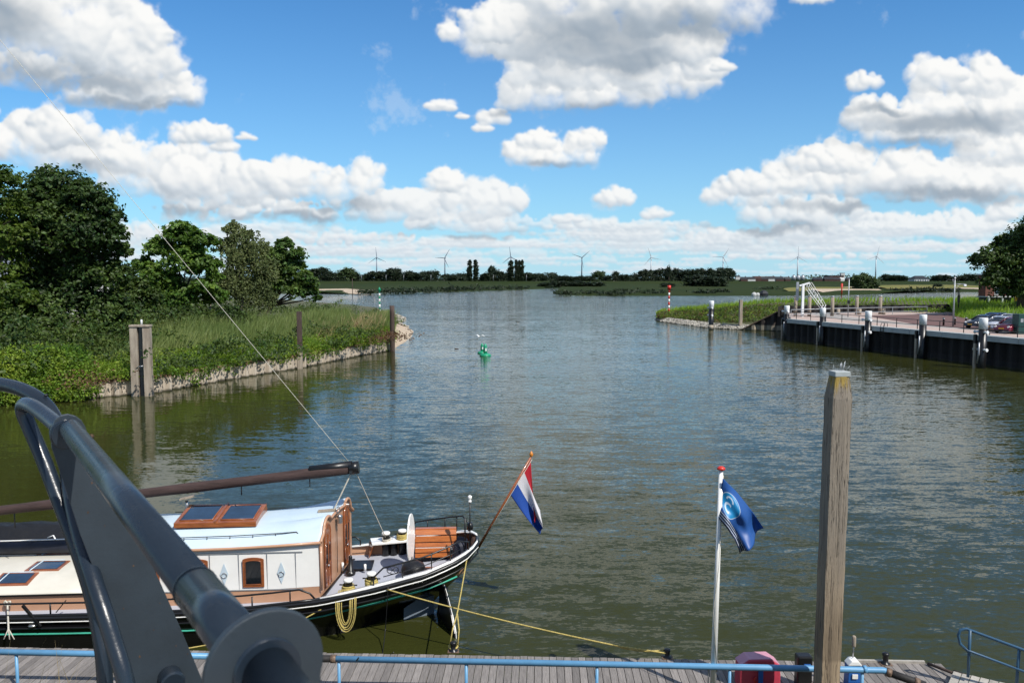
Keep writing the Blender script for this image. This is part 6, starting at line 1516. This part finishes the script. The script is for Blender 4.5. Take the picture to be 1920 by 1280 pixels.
# ---------------------------------------------------------------- wind turbines
def turbine(px,hub,Y,ang,bl,mat,lb,yaw=0.,w=1.):
    z=zat(hub,Y); x_=D(px,hub,Y).x; e=empty('wind_turbine',Vector((x_,Y,3)),R(yaw),label=lb,cat='wind turbine',group='wind turbines on the horizon')
    MB().tube([(0,0,0),(0,0,z-3)],[2.6*w,1.6*w],12).build('tower',MT[mat],e)
    MB().tube([(0,-4,z-3),(0,6,z-3)],[2.0*w,2.2*w],10).build('nacelle',MT[mat],e); MB().lathe((0,-4.2,z-3),[(2.2*w,-1),(1.9*w,1),(.5,3)],12,M=Matrix.Rotation(R(90),3,'X')).build('hub',MT[mat],e)
    for k in range(3):
        a=R(ang+120*k); d=Vector((math.sin(a),0,math.cos(a))); s_=Vector((d.z,0,-d.x)); c=Vector((0,-5.5,z-3))
        out=[c+s_*1.1*w,c+d*bl*.2+s_*2.0*w,c+d*bl+s_*.35,c+d*bl-s_*.35,c+d*bl*.2-s_*.8*w,c-s_*1.1*w]
        MB().prism(out,(0,.7,0)).build('blade',MT[mat],e)
TL=[(706,483,'turbd',-5,'leftmost wind turbine, blades upright and to both sides, left of the second'),(834,484,'turbd',33,'second wind turbine from the left, above the dark tree line'),(958,482,'turbd',-6,'third wind turbine from the left, rising behind a poplar'),(1091,483,'turbd',50,'fourth wind turbine from the left, alone over the river gap'),(1221,483,'turb',-18,'fourth wind turbine from the right, above the wood'),(1356,482,'turb',32,'third wind turbine from the right, at the end of the wood'),(1496,482,'turb',0,'second wind turbine from the right, over the silos'),(1643,481,'turb',12,'rightmost wind turbine, beside the light green willow')]
for px,hub,mt,a,lb in TL: turbine(px,hub,3400,a,44,mt,lb,random.uniform(-20,20),1.15)
# ---------------------------------------------------------------- village behind the dike
def house(px,base,top,hw,Y,wall,roof,lb,hip=False,flat=False,wins=0):
    p=D(px,base,Y); h=zat(top,Y)-p.z; w=hw*Y/FP; e=empty('village_house' if not flat else 'flat_roof_building',p,R(random.uniform(-6,6)),label=lb,cat='house',group='village behind the dike')
    wh=h*(.5 if not flat else .96); MB().box((0,0,wh/2-1),(2*w,w*1.6,wh+2)).build('wall',MT[wall],e)
    if flat: MB().box((0,0,wh+h*.02),(2*w+.6,w*1.6+.6,.5)).build('roof',MT[roof],e)
    else:
        o=w*(.45 if hip else 0); a_=[(-w-.4,-w*.85,wh),(w+.4,-w*.85,wh),(w+.4,w*.85,wh),(-w-.4,w*.85,wh)]
        mb=MB(); mb.add(a_+[(-w+o,0,h),(w-o,0,h)],[(0,1,5,4),(2,3,4,5),(1,2,5),(3,0,4),(0,3,2,1)]); r_=mb.build('roof',MT[roof],e)
        if not hip: MB().box((w*.5,.2,h+.2),(.9,.9,1.6)).build('chimney',MT['brickfar'],r_)
    for i in range(wins):
        x_=-w+2*w*(i+.5)/wins; MB().box((x_,-w*.8-.04,wh*.5),(2*w/wins*.5,.12,wh*.4)).build('window',MT['bglass'],e)
V=[(1383,520,516.5,4,'whitefar','darkg'),(1394,526,519,7,'brickfar','darkg'),(1408,526,519,7,'whitefar','darkg'),(1420,526,518,6,'brickfar','brickfar'),(1433,526,519,6,'brickfar','darkg'),(1446,526,518,7,'whitefar','darkg'),(1460,526,518.5,8,'brickfar','darkg'),(1476,526,519,5,'brickfar','darkg'),(1532,526,520,8,'brickfar','darkg'),(1552,526,519,8,'brickfar','darkg'),(1567,526,520,7,'brickfar','darkg'),(1578,527,520,4,'whitefar','whitefar'),(1592,526,520,6,'brickfar','darkg')]
for i,(px,b_,t_,hw_,w_,r_) in enumerate(V):
    house(px,b_+1.5,t_,hw_,1050,w_,r_,f"{'pale' if w_=='whitefar' else 'dark brick'} gabled house, {(ORD+['thirteenth'])[i]} from the left in the far village row")
house(1432,521,518,16,1250,'whitefar','whitefar','long low white shed roof behind the left half of the village',flat=True)
house(1461,521.5,519,14,1250,'whitefar','galv','long low grey shed left of the silos',flat=True)
house(1563,521,516.5,14,1300,'brickfar','darkg','dark flat apartment block left of the white tower',flat=True)
house(1579,523,511.5,3.6,1300,'whitefar','galv','narrow white tower block rising over the village',flat=True)
house(1722,528.5,517,14,930,'whitefar','darkg','large house with a dark hipped roof among the right trees',hip=True,wins=6)
house(1785,524,521.5,16,1200,'whitefar','whitefar','long low white building between the right trees',flat=True)
house(1835,523,519.5,10,1200,'whitefar','galv','pale low building left of the pump house roof',flat=True)
for px,lb in((1488,'leftmost of three grey grain silos under the turbine'),(1496.5,'middle one of three grey grain silos under the turbine'),(1505,'rightmost of three grey grain silos under the turbine')):
    p=D(px,526,1150); e=empty('grain_silo',p,label=lb,cat='silo',group='grain silos'); MB().lathe((0,0,0),[(3.0,0),(3.0,6.2),(.4,8.0)],16).build('drum',MT['galv'],e); MB().box((0,0,8.1),(2.5,1.,.5)).build('top_walkway',MT['darkg'],e)
# farm sheds seen through the left trees
e=empty('farm_shed',Vector((-74,125,2)),R(-30),label='grey ribbed shed roof showing between the big maple and the spreading tree',cat='shed')
MB().box((0,0,2.5),(18,12,5)).build('wall',MT['whitefar'],e); MB().add([(-9.6,-6.5,5),(9.6,-6.5,5),(9.6,0,9),(-9.6,0,9),(9.6,6.5,5),(-9.6,6.5,5)],[(0,1,2,3),(3,2,4,5)]).build('roof',MT['galv'],e,solid=.2)
# marks on the far shore
for px,b_,t_,lb in [(661,552,522,'thin pole standing on the sandbar of the left far shore'),(1578,553,531,'red marker pole on the far shore left of the willow')]:
    p=at(px,b_); e=empty('marker_pole',p,label=lb,cat='pole'); h=zat(t_,p.y)
    MB().tube([(0,0,-.5),(0,0,h)],.16 if px<700 else .3,8).build('pole',MT['piler' if px<700 else 'redp'],e)
    if px>700: MB().box((0,0,h-1),(1.0,.3,1.4)).build('board',MT['redp'],e)
for px,r_,m_,lb in [(1414,1.1,'whitefar','pale boulder on the far shore, left of its pair'),(1421,.9,'whitefar','pale boulder on the far shore, right of its pair'),(1432,2.0,'darkg','dark boulder heap on the far shore beside two pale ones')]:
    p=at(px,552.5,.6); mb=MB(); mb.lathe((0,0,0),[(r_,-.5),(r_*1.05,r_*.3),(r_*.7,r_*.8),(r_*.2,r_*1.05)],9,False); o=mb.build('boulder',MT[m_],label=lb,cat='boulder'); o.location=p
for px,lb in [(678,'leftmost thin pole before the far tree line'),(724,'thin pole before the far tree line right of the first turbine'),(757,'thin far pole between the first and second turbines'),(808,'thin far pole just left of the second turbine'),(925,'thin far pole left of the third turbine'),(987,'thin far pole right of the three poplars')]:
    p=D(px,528,898); e=empty('lamp_pole',p,label=lb,cat='pole',group='thin poles on the far dike'); MB().tube([(0,0,0),(0,0,7.5)],.16,6).build('pole',MT['galv'],e); MB().box((.6,0,7.5),(1.3,.2,.15)).build('arm',MT['galv'],e)
